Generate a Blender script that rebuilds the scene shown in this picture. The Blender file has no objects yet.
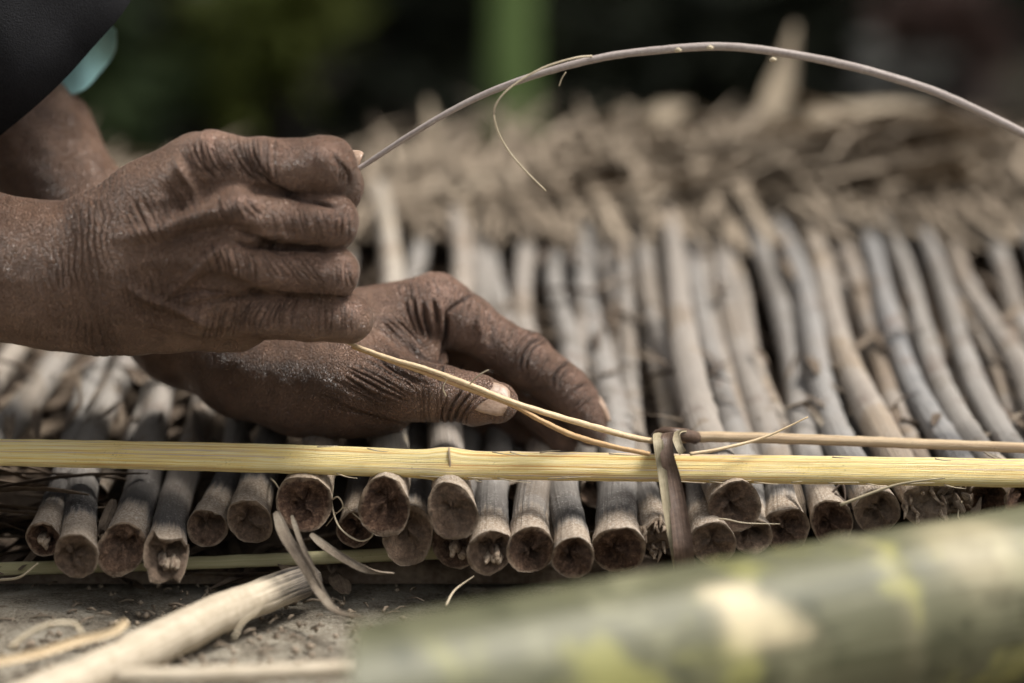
import bpy, math, random
import numpy as np
from mathutils import Vector, Matrix

RNG = np.random.default_rng(7)
random.seed(7)
S = bpy.context.scene
COL = S.collection
PI = math.pi

# ------------------------------------------------------------------ camera
PITCH = math.radians(9.0)
CAM = np.array([0.0, -1.0, 0.27])
FPX = 85.0 / 36.0 * 1024.0
FWD = np.array([0, math.cos(PITCH), -math.sin(PITCH)])
UP = np.array([0, math.sin(PITCH), math.cos(PITCH)])
RT = np.array([1.0, 0, 0])


def ray(px, py):
    return FWD + RT * (px - 512.0) / FPX + UP * (341.5 - py) / FPX


def P(px, py, Y):
    """the point at depth Y seen at pixel px, py"""
    d = ray(px, py)
    return CAM + d * ((Y - CAM[1]) / d[1])


def PL(px, py, a, b):
    """the point on the sloping sheet z = a + b*y"""
    d = ray(px, py)
    t = (a + b * CAM[1] - CAM[2]) / (d[2] - b * d[1])
    return CAM + d * t


def RP(r, Y):
    return r * (1.0 + Y) * 1.015 / FPX


cd = bpy.data.cameras.new('camera')
cam = bpy.data.objects.new('camera', cd)
COL.objects.link(cam)
cam.location = CAM
cam.rotation_euler = (PI / 2 - PITCH, 0, 0)
cd.lens = 85
cd.sensor_width = 36
cd.clip_start = 0.02
cd.clip_end = 400
cd.dof.use_dof = True
cd.dof.focus_distance = 1.035
cd.dof.aperture_fstop = 2.7
cd.dof.aperture_blades = 0
S.camera = cam

# ------------------------------------------------------------------ noise


def _hash(i, j, k, seed):
    n = (i * 374761393 + j * 668265263 + k * 2147483647 + seed * 1274126177) & 0xFFFFFFFF
    n = ((n ^ (n >> 13)) * 1274126177) & 0xFFFFFFFF
    n = n ^ (n >> 16)
    return (n & 0xFFFF).astype(np.float64) / 32767.5 - 1.0


def vnoise(p, scale, seed=0):
    q = np.asarray(p, float) * scale
    f0 = np.floor(q)
    w = q - f0
    w = w * w * (3 - 2 * w)
    i, j, k = [f0[:, a].astype(np.int64) for a in range(3)]
    out = 0
    for a in (0, 1):
        for b in (0, 1):
            for c in (0, 1):
                wt = (w[:, 0] if a else 1 - w[:, 0]) * (w[:, 1] if b else 1 - w[:, 1]) * (w[:, 2] if c else 1 - w[:, 2])
                out = out + wt * _hash(i + a, j + b, k + c, seed)
    return out


# ------------------------------------------------------------------ mesh helpers
class MB:
    def __init__(self):
        self.v, self.f, self.uv = [], [], []

    def add(self, v, f, uv=None):
        o = len(self.v)
        self.v.extend([tuple(x) for x in v])
        self.f.extend([tuple(int(i) + o for i in q) for q in f])
        if uv is None:
            uv = [(0.0, 0.0)] * len(v)
        self.uv.extend([tuple(x) for x in uv])


def obj(name, mb, mat, parent=None, origin=None, smooth=True):
    me = bpy.data.meshes.new(name)
    v = np.array(mb.v, float)
    o = np.zeros(3)
    if parent is not None:
        o = np.array(parent['_o'])
    elif origin is not None:
        o = np.array(origin, float)
    me.from_pydata([tuple(x) for x in (v - o)], [], mb.f)
    if mb.uv:
        ul = me.uv_layers.new(name='UVMap')
        li = np.zeros(len(me.loops), np.int32)
        me.loops.foreach_get('vertex_index', li)
        ul.data.foreach_set('uv', np.array(mb.uv, np.float32)[li].ravel())
    if smooth:
        me.polygons.foreach_set('use_smooth', np.ones(len(me.polygons), bool))
    me.update()
    ob = bpy.data.objects.new(name, me)
    COL.objects.link(ob)
    me.materials.append(mat)
    if parent is not None:
        ob.parent = parent
        ob['_o'] = list(map(float, o))
    else:
        ob.location = o
        ob['_o'] = list(map(float, o))
    return ob


def empty(name, loc):
    e = bpy.data.objects.new(name, None)
    COL.objects.link(e)
    e.location = loc
    e.empty_display_size = 0.02
    e['_o'] = list(map(float, loc))
    return e


def tag(o, label=None, cat=None, group=None, kind=None):
    if label:
        o['label'] = label
    if cat:
        o['category'] = cat
    if group:
        o['group'] = group
    if kind:
        o['kind'] = kind
    return o


def spline(pts, n):
    """Catmull-Rom through the points, n samples"""
    p = np.array(pts, float)
    if len(p) == 2:
        t = np.linspace(0, 1, n)[:, None]
        return p[0] * (1 - t) + p[1] * t
    e = np.vstack([2 * p[0] - p[1], p, 2 * p[-1] - p[-2]])
    out = []
    for s in np.linspace(0, len(p) - 1 - 1e-9, n):
        i = int(s)
        t = s - i
        a, b, c, d = e[i], e[i + 1], e[i + 2], e[i + 3]
        out.append(0.5 * (2 * b + (c - a) * t + (2 * a - 5 * b + 4 * c - d) * t * t + (3 * b - a - 3 * c + d) * t ** 3))
    return np.array(out)


def frames(pts, up=(0, 0, 1)):
    t = np.gradient(pts, axis=0)
    t /= np.linalg.norm(t, axis=1)[:, None] + 1e-12
    up = np.array(up, float)
    s = np.cross(t, up)
    s /= np.linalg.norm(s, axis=1)[:, None] + 1e-12
    n = np.cross(s, t)
    return t, s, n


def tube(mb, pts, rad, seg=10, up=(0, 0, 1), flat=1.0, caps=True, noise=0.0, seed=1, uvs=1.0):
    """closed round rod along pts; flat squashes it along its upper normal"""
    pts = np.asarray(pts, float)
    n = len(pts)
    rad = np.broadcast_to(np.asarray(rad, float), (n,))
    t, s, nn = frames(pts, up)
    ln = np.concatenate([[0], np.cumsum(np.linalg.norm(np.diff(pts, axis=0), axis=1))])
    V, UV, F = [], [], []
    for i in range(n):
        for k in range(seg + 1):
            a = 2 * PI * k / seg - PI / 2
            V.append(pts[i] + rad[i] * (math.cos(a) * s[i] + flat * math.sin(a) * nn[i]))
            UV.append((k / seg * uvs, ln[i]))
    V = np.array(V)
    if noise:
        c = np.repeat(pts, seg + 1, axis=0)
        d = V - c
        V = c + d * (1 + noise * vnoise(V, 1.0 / max(1e-4, rad.max()), seed))[:, None]
        for i in range(n):
            V[i * (seg + 1) + seg] = V[i * (seg + 1)]
    for i in range(n - 1):
        for k in range(seg):
            a = i * (seg + 1) + k
            F.append((a, a + 1, a + seg + 2, a + seg + 1))
    if caps:
        F.append(tuple(range(seg - 1, -1, -1)))
        F.append(tuple((n - 1) * (seg + 1) + k for k in range(seg)))
    mb.add(V, F, UV)


def ribbon(mb, pts, width, side=None, fold=0.15, thick=0.0):
    """a folded leaf blade along pts"""
    pts = np.asarray(pts, float)
    n = len(pts)
    w = np.broadcast_to(np.asarray(width, float), (n,))
    t, s, nn = frames(pts, (0.1, 0.2, 1))
    if side is not None:
        s = np.asarray(side, float) - (t @ np.asarray(side, float))[:, None] * t
        s /= np.linalg.norm(s, axis=1)[:, None] + 1e-12
        nn = np.cross(s, t)
    V, UV, F = [], [], []
    ln = np.concatenate([[0], np.cumsum(np.linalg.norm(np.diff(pts, axis=0), axis=1))])
    for i in range(n):
        V += [pts[i] - s[i] * w[i] / 2 + nn[i] * w[i] * fold, pts[i], pts[i] + s[i] * w[i] / 2 + nn[i] * w[i] * fold]
        UV += [(0, ln[i]), (.5, ln[i]), (1, ln[i])]
    for i in range(n - 1):
        a = 3 * i
        F += [(a, a + 1, a + 4, a + 3), (a + 1, a + 2, a + 5, a + 4)]
    if thick:
        m = len(V)
        N = np.repeat(nn, 3, axis=0)
        V2 = np.array(V) - N * thick
        F += [tuple(reversed([i + m for i in q])) for q in F]
        for i in range(n - 1):
            a = 3 * i
            F += [(a + m, a, a + 3, a + 3 + m)[::-1], (a + 2 + m, a + 5 + m, a + 5, a + 2)[::-1]]
        F += [(0, m, m + 1, 1), (1, m + 1, m + 2, 2)]
        e = 3 * (n - 1)
        F += [(e, e + 1, e + 1 + m, e + m), (e + 1, e + 2, e + 2 + m, e + 1 + m)]
        V = np.vstack([np.array(V), V2])
        UV = UV + UV
    mb.add(V, F, UV)


# ------------------------------------------------------------------ materials
def new_mat(name):
    m = bpy.data.materials.new(name)
    m.use_nodes = True
    nt = m.node_tree
    b = nt.nodes['Principled BSDF']
    b.inputs['Specular IOR Level'].default_value = 0.3
    return m, nt, b


def N(nt, typ, **kw):
    n = nt.nodes.new(typ)
    for k, v in kw.items():
        key = k.replace('_', ' ')
        if key in n.inputs:
            if hasattr(v, 'is_output'):
                nt.links.new(v, n.inputs[key])
            else:
                n.inputs[key].default_value = v
        else:
            setattr(n, k, v)
    return n


def coords(nt, kind='Object', scale=(1, 1, 1), loc=(0, 0, 0), rot=(0, 0, 0)):
    tc = nt.nodes.new('ShaderNodeTexCoord')
    mp = nt.nodes.new('ShaderNodeMapping')
    mp.inputs['Scale'].default_value = scale
    mp.inputs['Location'].default_value = loc
    mp.inputs['Rotation'].default_value = rot
    nt.links.new(tc.outputs[kind], mp.inputs['Vector'])
    return mp.outputs['Vector']


def attr(nt, name, kind='OBJECT'):
    a = nt.nodes.new('ShaderNodeAttribute')
    a.attribute_type = kind
    a.attribute_name = name
    return a.outputs['Fac']


def math_(nt, op, a, b=0.0, clamp=False):
    n = nt.nodes.new('ShaderNodeMath')
    n.operation = op
    n.use_clamp = clamp
    for i, x in enumerate((a, b)):
        if hasattr(x, 'is_output'):
            nt.links.new(x, n.inputs[i])
        else:
            n.inputs[i].default_value = x
    return n.outputs[0]


def ramp(nt, fac, stops, interp='LINEAR'):
    r = nt.nodes.new('ShaderNodeValToRGB')
    r.color_ramp.interpolation = interp
    el = r.color_ramp.elements
    while len(el) < len(stops):
        el.new(0.5)
    for e, (p, c) in zip(el, stops):
        e.position = p
        e.color = (*c, 1) if len(c) == 3 else c
    nt.links.new(fac, r.inputs[0])
    return r.outputs[0]


def mix(nt, fac, a, b, mode='MIX'):
    n = nt.nodes.new('ShaderNodeMix')
    n.data_type = 'RGBA'
    n.blend_type = mode
    n.clamp_factor = True
    for i, x in ((0, fac), (6, a), (7, b)):
        if hasattr(x, 'is_output'):
            nt.links.new(x, n.inputs[i])
        elif i == 0:
            n.inputs[0].default_value = x
        else:
            n.inputs[i].default_value = (*x, 1)
    return n.outputs[2]


def noise(nt, vec, scale, detail=4.0, rough=0.55, dist=0.0):
    n = nt.nodes.new('ShaderNodeTexNoise')
    n.inputs['Scale'].default_value = scale
    n.inputs['Detail'].default_value = detail
    n.inputs['Roughness'].default_value = rough
    n.inputs['Distortion'].default_value = dist
    nt.links.new(vec, n.inputs['Vector'])
    return n.outputs['Fac']


def bump(nt, bsdf, h, dist=0.001, strength=1.0):
    n = nt.nodes.new('ShaderNodeBump')
    n.inputs['Distance'].default_value = dist
    n.inputs['Strength'].default_value = strength
    nt.links.new(h, n.inputs['Height'])
    nt.links.new(n.outputs[0], bsdf.inputs['Normal'])


def out_col(nt, b, c):
    nt.links.new(c, b.inputs['Base Color'])


K2 = ((0, 0, 0), (1, 1, 1))


def bw(nt, fac, a, b):
    return ramp(nt, fac, [(a, K2[0]), (b, K2[1])])


# --- weathered sticks: uv.x around, uv.y metres from the cut end
def stick_material():
    m, nt, b = new_mat('weathered_stick')
    uv = coords(nt, 'UV', (26, 3.0, 1))
    tone = attr(nt, 'tone')
    shift = attr(nt, 'shift')
    comb = nt.nodes.new('ShaderNodeVectorMath')
    comb.operation = 'ADD'
    cx = nt.nodes.new('ShaderNodeCombineXYZ')
    nt.links.new(math_(nt, 'MULTIPLY', shift, 37.0), cx.inputs[0])
    nt.links.new(math_(nt, 'MULTIPLY', shift, 91.0), cx.inputs[2])
    nt.links.new(uv, comb.inputs[0])
    nt.links.new(cx.outputs[0], comb.inputs[1])
    streak = noise(nt, comb.outputs[0], 1.0, 6, 0.65)
    oc = coords(nt, 'Object')
    ov = nt.nodes.new('ShaderNodeVectorMath')
    ov.operation = 'ADD'
    nt.links.new(oc, ov.inputs[0])
    nt.links.new(cx.outputs[0], ov.inputs[1])
    blotch = noise(nt, ov.outputs[0], 45, 5, 0.6)
    fine = noise(nt, ov.outputs[0], 900, 3, 0.7)
    base = ramp(nt, tone, [(0.0, (.178, .184, .194)), (0.35, (.222, .194, .163)), (0.7, (.275, .212, .154)), (1.0, (.50, .43, .33))])
    dark = mix(nt, 0.6, base, (.07, .06, .055), 'MIX')
    big = noise(nt, ov.outputs[0], 14, 4, .65)
    c = mix(nt, bw(nt, streak, .48, .74), base, dark)
    c = mix(nt, math_(nt, 'MULTIPLY', bw(nt, big, .50, .66), .55), c, (.15, .118, .092))
    c = mix(nt, math_(nt, 'MULTIPLY', bw(nt, big, .46, .34), .35), c, (.38, .36, .335))
    c = mix(nt, math_(nt, 'MULTIPLY', bw(nt, blotch, .56, .70), .7), c, (.17, .125, .10))
    sep = nt.nodes.new('ShaderNodeSeparateXYZ')
    tcu = nt.nodes.new('ShaderNodeTexCoord')
    nt.links.new(tcu.outputs['UV'], sep.inputs[0])
    v = sep.outputs[1]
    # sooty band near the cut end, part of it painted shade, and a tan dusty collar at the end itself
    wob = math_(nt, 'ADD', v, math_(nt, 'MULTIPLY', math_(nt, 'SUBTRACT', streak, .5), .028))
    wob = math_(nt, 'ADD', wob, math_(nt, 'MULTIPLY', math_(nt, 'SUBTRACT', blotch, .5), .02))
    wob = math_(nt, 'SUBTRACT', wob, math_(nt, 'MULTIPLY', shift, .016))
    soot_shade = ramp(nt, math_(nt, 'MULTIPLY', wob, 10.0), [(0.0, (0, 0, 0)), (.13, (0, 0, 0)), (.22, (1, 1, 1)), (.42, (.75, .75, .75)), (.62, (0, 0, 0))])
    soot_shade_amt = attr(nt, 'soot_shade')
    c = mix(nt, math_(nt, 'MULTIPLY', soot_shade, soot_shade_amt), c, (.055, .05, .047))
    collar = ramp(nt, math_(nt, 'MULTIPLY', wob, 10.0), [(0.0, (1, 1, 1)), (.10, (1, 1, 1)), (.2, (0, 0, 0))])
    ctone = mix(nt, bw(nt, fine, .42, .62), (.25, .185, .13), (.50, .42, .33))
    c = mix(nt, math_(nt, 'MULTIPLY', collar, .8), c, ctone)
    # pale powder specks
    powder = math_(nt, 'MULTIPLY', bw(nt, fine, .55, .66), bw(nt, blotch, .42, .55))
    c = mix(nt, math_(nt, 'MULTIPLY', powder, .45), c, (.55, .53, .49))
    out_col(nt, b, c)
    b.inputs['Roughness'].default_value = 0.62
    h = math_(nt, 'ADD', math_(nt, 'MULTIPLY', streak, 1.0), math_(nt, 'MULTIPLY', fine, .35))
    bump(nt, b, h, 0.0014, .9)
    return m


def cut_material():
    m, nt, b = new_mat('cut_pith')
    oc = coords(nt, 'Object')
    f = noise(nt, oc, 420, 5, .7)
    g = noise(nt, oc, 90, 3, .6)
    c = ramp(nt, f, [(.3, (.026, .013, .008)), (.5, (.092, .050, .031)), (.72, (.25, .155, .10))])
    c = mix(nt, math_(nt, 'MULTIPLY', bw(nt, g, .46, .66), .8), c, (.030, .020, .015))
    # rim of harder rind: uv.x is the radius fraction
    sep = nt.nodes.new('ShaderNodeSeparateXYZ')
    tcu = nt.nodes.new('ShaderNodeTexCoord')
    nt.links.new(tcu.outputs['UV'], sep.inputs[0])
    rim = bw(nt, math_(nt, 'ADD', sep.outputs[0], math_(nt, 'MULTIPLY', math_(nt, 'SUBTRACT', f, .5), .25)), .86, .99)
    c = mix(nt, math_(nt, 'MULTIPLY', rim, .8), c, (.30, .225, .155))
    pale = attr(nt, 'pale')
    c = mix(nt, pale, c, mix(nt, f, (.14, .10, .07), (.42, .33, .24)))
    out_col(nt, b, c)
    b.inputs['Roughness'].default_value = 0.9
    bump(nt, b, f, .002, 1.0)
    return m


def pith_material():
    m, nt, b = new_mat('pale_pith')
    oc = coords(nt, 'Object', (1, .4, 1))
    f = noise(nt, oc, 500, 5, .7)
    out_col(nt, b, ramp(nt, f, [(.3, (.16, .10, .07)), (.55, (.42, .33, .24)), (.75, (.62, .53, .42))]))
    b.inputs['Roughness'].default_value = 0.9
    bump(nt, b, f, .002)
    return m


def lath_material(name, cols, edge, scale=150.0):
    """long-grained split bamboo, uv.y metres along"""
    m, nt, b = new_mat(name)
    uv = coords(nt, 'UV', (7, 4.0, 1))
    s = noise(nt, uv, 1.0, 5, .7)
    uv2 = coords(nt, 'UV', (34, 9.0, 1), (3, 5, 2))
    s2 = noise(nt, uv2, 1.0, 6, .7)
    oc = coords(nt, 'Object')
    f = noise(nt, oc, 1100, 3, .7)
    g = noise(nt, oc, 35, 4, .6)
    st = [(.40 + .20 * i / (len(cols) - 1), c) for i, c in enumerate(cols)]
    c = ramp(nt, s, st)
    c = mix(nt, math_(nt, 'MULTIPLY', bw(nt, s2, .55, .75), .75), c, edge)
    c = mix(nt, math_(nt, 'MULTIPLY', bw(nt, s2, .48, .30), .15), c, (.82, .74, .58))
    c = mix(nt, math_(nt, 'MULTIPLY', math_(nt, 'MULTIPLY', bw(nt, f, .60, .7), bw(nt, g, .5, .62)), .6), c, (.10, .07, .05))
    out_col(nt, b, c)
    b.inputs['Roughness'].default_value = 0.5
    bump(nt, b, math_(nt, 'ADD', s2, math_(nt, 'MULTIPLY', f, .15)), .0012, .8)
    return m


def plain_fibre(name, c1, c2, sc=300, rough=.6, coat=0.0, trans=0.0):
    m, nt, b = new_mat(name)
    uv = coords(nt, 'UV', (6, 30, 1))
    oc = coords(nt, 'Object')
    a = noise(nt, uv, 1.5, 5, .65)
    f = noise(nt, oc, sc, 4, .65)
    k = math_(nt, 'ADD', math_(nt, 'MULTIPLY', a, .6), math_(nt, 'MULTIPLY', f, .4))
    out_col(nt, b, ramp(nt, k, [(.35, c1), (.65, c2)]))
    b.inputs['Roughness'].default_value = rough
    bump(nt, b, k, .0006, .8)
    return m


def leaf_litter_material(name, cs, scale=18):
    m, nt, b = new_mat(name)
    uv = coords(nt, 'UV', (7, 1.0, 1))
    a = noise(nt, uv, 2.0, 4, .6)
    oc = coords(nt, 'Object')
    g = noise(nt, oc, scale, 3, .6)
    f = noise(nt, oc, scale * 14, 3, .6)
    k = math_(nt, 'ADD', math_(nt, 'MULTIPLY', a, .25), math_(nt, 'ADD', math_(nt, 'MULTIPLY', g, .55), math_(nt, 'MULTIPLY', f, .25)))
    out_col(nt, b, ramp(nt, k, [(.36, cs[0]), (.5, cs[1]), (.66, cs[2])]))
    b.inputs['Roughness'].default_value = 0.7
    bump(nt, b, a, .001)
    return m


def skin_material():
    m, nt, b = new_mat('weathered_skin')
    oc = coords(nt, 'Object')
    lo = noise(nt, oc, 28, 4, .6)
    mid = noise(nt, oc, 130, 4, .65)
    fine = noise(nt, oc, 1500, 3, .7)
    cav = attr(nt, 'crease', 'GEOMETRY')
    pink_highlight = attr(nt, 'knuckle', 'GEOMETRY')
    c = ramp(nt, lo, [(.32, (.132, .075, .048)), (.5, (.235, .140, .094)), (.68, (.37, .235, .166))])
    c = mix(nt, math_(nt, 'MULTIPLY', pink_highlight, .8), c, (.51, .315, .235))  # pink knuckle pigment, made paler to paint in highlights
    c = mix(nt, math_(nt, 'MULTIPLY', bw(nt, mid, .5, .72), .35), c, (.085, .048, .035))
    # leathery net of fine lines
    vo = []
    for sc, st, rr in ((640, (1.55, 1.0, .75), 1.0), (1050, (1.2, 1.0, 1.0), 1.0)):
        w = nt.nodes.new('ShaderNodeTexVoronoi')
        w.feature = 'DISTANCE_TO_EDGE'
        w.inputs['Scale'].default_value = sc
        w.inputs['Randomness'].default_value = rr
        mp = coords(nt, 'Object', st, rot=(0, .25, 0))
        wv = nt.nodes.new('ShaderNodeVectorMath')
        wv.operation = 'ADD'
        nz = nt.nodes.new('ShaderNodeTexNoise')
        nz.inputs['Scale'].default_value = 260
        nz.inputs['Detail'].default_value = 2
        nt.links.new(oc, nz.inputs['Vector'])
        sub = nt.nodes.new('ShaderNodeVectorMath')
        sub.operation = 'SCALE'
        sub.inputs['Scale'].default_value = .0022
        nt.links.new(nz.outputs['Color'], sub.inputs[0])
        nt.links.new(mp, wv.inputs[0])
        nt.links.new(sub.outputs[0], wv.inputs[1])
        nt.links.new(wv.outputs[0], w.inputs['Vector'])
        vo.append(bw(nt, w.outputs['Distance'], .0, .16))
    net = math_(nt, 'ADD', math_(nt, 'MULTIPLY', vo[0], .65), math_(nt, 'MULTIPLY', vo[1], .35))
    # darker in the lines and creases, dry dust on the ridges
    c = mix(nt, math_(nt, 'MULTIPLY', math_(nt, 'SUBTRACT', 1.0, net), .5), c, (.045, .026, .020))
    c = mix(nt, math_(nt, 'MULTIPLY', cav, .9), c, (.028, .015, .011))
    dust = math_(nt, 'MULTIPLY', bw(nt, fine, .54, .68), bw(nt, mid, .42, .62))
    c = mix(nt, math_(nt, 'MULTIPLY', dust, .16), c, (.40, .31, .25))
    out_col(nt, b, c)
    b.inputs['Roughness'].default_value = .5
    nt.links.new(ramp(nt, mid, [(.3, (.27, .27, .27)), (.7, (.47, .47, .47))]), b.inputs['Roughness'])
    b.inputs['Specular IOR Level'].default_value = .5
    b.inputs['Subsurface Weight'].default_value = 0.06
    b.inputs['Subsurface Radius'].default_value = (.004, .0015, .001)
    b.inputs['Subsurface Scale'].default_value = 1.0
    h = math_(nt, 'ADD', math_(nt, 'MULTIPLY', net, 1.0), math_(nt, 'ADD', math_(nt, 'MULTIPLY', mid, 1.2), math_(nt, 'MULTIPLY', fine, .12)))
    bump(nt, b, h, .0011, 1.0)
    return m


def nail_material():
    m, nt, b = new_mat('fingernail')
    oc = coords(nt, 'Object')
    f = noise(nt, oc, 300, 3, .6)
    out_col(nt, b, ramp(nt, f, [(.35, (.30, .20, .14)), (.65, (.41, .295, .22))]))
    b.inputs['Roughness'].default_value = .38
    bump(nt, b, f, .0004)
    return m


def cloth_material(name, c1, c2):
    m, nt, b = new_mat(name)
    oc = coords(nt, 'Object')
    f = noise(nt, oc, 1400, 2, .6)
    g = noise(nt, oc, 30, 3, .6)
    out_col(nt, b, ramp(nt, math_(nt, 'ADD', math_(nt, 'MULTIPLY', f, .4), math_(nt, 'MULTIPLY', g, .6)), [(.35, c1), (.65, c2)]))
    b.inputs['Roughness'].default_value = .9
    b.inputs['Specular IOR Level'].default_value = .15
    bump(nt, b, f, .0006)
    return m


def ground_material():
    m, nt, b = new_mat('packed_earth')
    oc = coords(nt, 'Object')
    f = noise(nt, oc, 700, 5, .75)
    g = noise(nt, oc, 60, 5, .65)
    h = noise(nt, oc, 12, 3, .6)
    c = ramp(nt, math_(nt, 'ADD', math_(nt, 'MULTIPLY', f, .55), math_(nt, 'MULTIPLY', g, .45)), [(.36, (.075, .06, .045)), (.46, (.27, .23, .175)), (.58, (.50, .45, .36))])
    # moist litter-dark floor under the trees, beyond the work place
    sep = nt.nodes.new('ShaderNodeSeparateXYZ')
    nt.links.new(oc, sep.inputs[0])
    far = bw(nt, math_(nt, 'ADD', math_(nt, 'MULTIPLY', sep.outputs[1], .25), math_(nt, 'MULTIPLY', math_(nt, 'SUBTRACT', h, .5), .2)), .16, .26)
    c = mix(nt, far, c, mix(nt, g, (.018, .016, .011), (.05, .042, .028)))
    out_col(nt, b, c)
    b.inputs['Roughness'].default_value = .95
    b.inputs['Specular IOR Level'].default_value = .15
    bump(nt, b, math_(nt, 'ADD', f, math_(nt, 'MULTIPLY', g, 2.0)), .003)
    return m


def culm_material():
    m, nt, b = new_mat('mottled_green_bamboo')
    uv = coords(nt, 'UV', (1, 1, 1))
    oc = coords(nt, 'Object', (1, 1, 1))
    st = coords(nt, 'UV', (30, 4, 1))
    s = noise(nt, st, 1.0, 4, .6)
    g = noise(nt, oc, 26, 4, .55)
    l = noise(nt, coords(nt, 'Object', (1, 1, 1), (4, 2, 7)), 19, 4, .6)
    c = ramp(nt, s, [(.3, (.066, .066, .034)), (.5, (.105, .103, .058)), (.75, (.150, .144, .088))])
    c = mix(nt, math_(nt, 'MULTIPLY', bw(nt, g, .51, .60), .75), c, (.27, .26, .085))
    c = mix(nt, math_(nt, 'MULTIPLY', bw(nt, l, .57, .66), .6), c, (.26, .25, .15))
    dk = noise(nt, coords(nt, 'Object', (1, 1, 1), (9, 1, 3)), 34, 6, .7)
    c = mix(nt, math_(nt, 'MULTIPLY', bw(nt, dk, .52, .62), .75), c, (.042, .044, .022))
    sc2 = noise(nt, coords(nt, 'UV', (60, 14, 1)), 1.0, 4, .7)
    c = mix(nt, math_(nt, 'MULTIPLY', bw(nt, sc2, .58, .70), .5), c, (.30, .29, .19))
    patch = math_(nt, 'MULTIPLY', attr(nt, 'patch', 'GEOMETRY'), ramp(nt, dk, [(.46, (1, 1, 1)), (.62, (.72, .72, .72))]))
    c = mix(nt, patch, c, (.52, .44, .28))
    out_col(nt, b, c)
    b.inputs['Roughness'].default_value = .5
    bump(nt, b, s, .0006)
    return m


def foliage_material(name, cs, sc=3.0):
    m, nt, b = new_mat(name)
    oc = coords(nt, 'Object')
    g = noise(nt, oc, sc, 3, .6)
    uv = coords(nt, 'UV', (3, 60, 1))
    f = noise(nt, uv, 1.0, 2, .5)
    k = math_(nt, 'ADD', math_(nt, 'MULTIPLY', g, .75), math_(nt, 'MULTIPLY', f, .25))
    out_col(nt, b, ramp(nt, k, [(.35, cs[0]), (.65, cs[1])]))
    b.inputs['Roughness'].default_value = .6
    return m


def bark_material(name, c1, c2):
    m, nt, b = new_mat(name)
    oc = coords(nt, 'Object', (1, 1, .25))
    f = noise(nt, oc, 30, 5, .7)
    out_col(nt, b, ramp(nt, f, [(.35, c1), (.65, c2)]))
    b.inputs['Roughness'].default_value = .9
    bump(nt, b, f, .02)
    return m


M_STICK = stick_material()
M_CUT = cut_material()
M_PITH = pith_material()
M_LATH = lath_material('fresh_yellow_lath', [(.58, .29, .06), (.82, .64, .22), (.87, .75, .40), (.82, .57, .11), (.60, .46, .36)], (.40, .30, .23))
M_LATH2 = lath_material('green_lath', [(.42, .40, .19), (.55, .50, .28), (.5, .46, .24)], (.25, .22, .12))
M_ROD = lath_material('split_cane', [(.36, .23, .13), (.52, .37, .22), (.62, .47, .29), (.45, .30, .17)], (.24, .15, .09))
M_CORD = plain_fibre('cord_fibre', (.50, .35, .19), (.74, .60, .40), 500)
M_CORD2 = plain_fibre('orange_cord_fibre', (.42, .24, .10), (.62, .42, .22), 500)
M_VINE = plain_fibre('vine_skin', (.25, .205, .185), (.43, .375, .345), 700)
M_TIE = plain_fibre('brown_leaf_band', (.060, .038, .027), (.150, .098, .070), 400, .42)
M_TIE2 = plain_fibre('pale_leaf_edge', (.26, .21, .13), (.42, .36, .24), 400, .5)
M_HAIR = plain_fibre('dry_fibre', (.42, .34, .22), (.66, .57, .42), 300)
M_DARKFIBRE = plain_fibre('dark_fibre', (.06, .045, .035), (.14, .10, .075), 300)
M_WOOD = plain_fibre('peeled_wood', (.40, .33, .235), (.58, .50, .385), 60)
def charred_material():
    m, nt, b = new_mat('peeled_and_charred_wood')
    uv = coords(nt, 'UV', (14, 6, 1))
    a = noise(nt, uv, 1.5, 6, .7)
    f = noise(nt, coords(nt, 'Object'), 160, 4, .65)
    sep = nt.nodes.new('ShaderNodeSeparateXYZ')
    tcu = nt.nodes.new('ShaderNodeTexCoord')
    nt.links.new(tcu.outputs['UV'], sep.inputs[0])
    pale = ramp(nt, math_(nt, 'ADD', math_(nt, 'MULTIPLY', a, .5), math_(nt, 'MULTIPLY', f, .5)), [(.35, (.38, .31, .22)), (.65, (.60, .52, .40))])
    dark = ramp(nt, a, [(.42, (.03, .025, .021)), (.6, (.21, .175, .14))])
    k = math_(nt, 'ADD', sep.outputs[1], math_(nt, 'MULTIPLY', math_(nt, 'SUBTRACT', a, .5), .07))
    c = mix(nt, bw(nt, math_(nt, 'MULTIPLY', k, 10), .16, .34), dark, pale)
    out_col(nt, b, c)
    b.inputs['Roughness'].default_value = .7
    bump(nt, b, a, .0012)
    return m


M_CHARRED = charred_material()
M_CHAR = plain_fibre('charred_wood', (.035, .03, .026), (.16, .13, .10), 160, .8)
M_STRAP = leaf_litter_material('dry_strap', ((.10, .075, .055), (.24, .19, .14), (.42, .36, .28)), 60)
M_LITTER = leaf_litter_material('dark_leaf_litter', ((.045, .032, .022), (.12, .086, .060), (.29, .225, .16)), 26)
M_THATCH = leaf_litter_material('dry_thatch', ((.15, .112, .076), (.265, .208, .150), (.385, .312, .230)), 15)
M_BLADE = leaf_litter_material('dry_blade', ((.20, .155, .105), (.31, .25, .175), (.40, .33, .235)), 15)
M_SKIN = skin_material()
M_NAIL = nail_material()
M_SHIRT = cloth_material('dark_shirt', (.008, .008, .009), (.018, .018, .020))
M_TEAL = cloth_material('teal_cloth', (.32, .60, .60), (.44, .72, .71))
M_TROUSER = cloth_material('grey_trousers', (.03, .03, .032), (.06, .058, .055))
M_HAIRC = plain_fibre('head_hair', (.012, .011, .011), (.05, .05, .05), 200)
M_GROUND = ground_material()
M_CULM = culm_material()
M_LEAFD = foliage_material('dark_foliage', ((.030, .034, .022), (.062, .066, .040)))
M_LEAFO = foliage_material('olive_foliage', ((.10, .12, .022), (.20, .22, .05)), 5)
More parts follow.
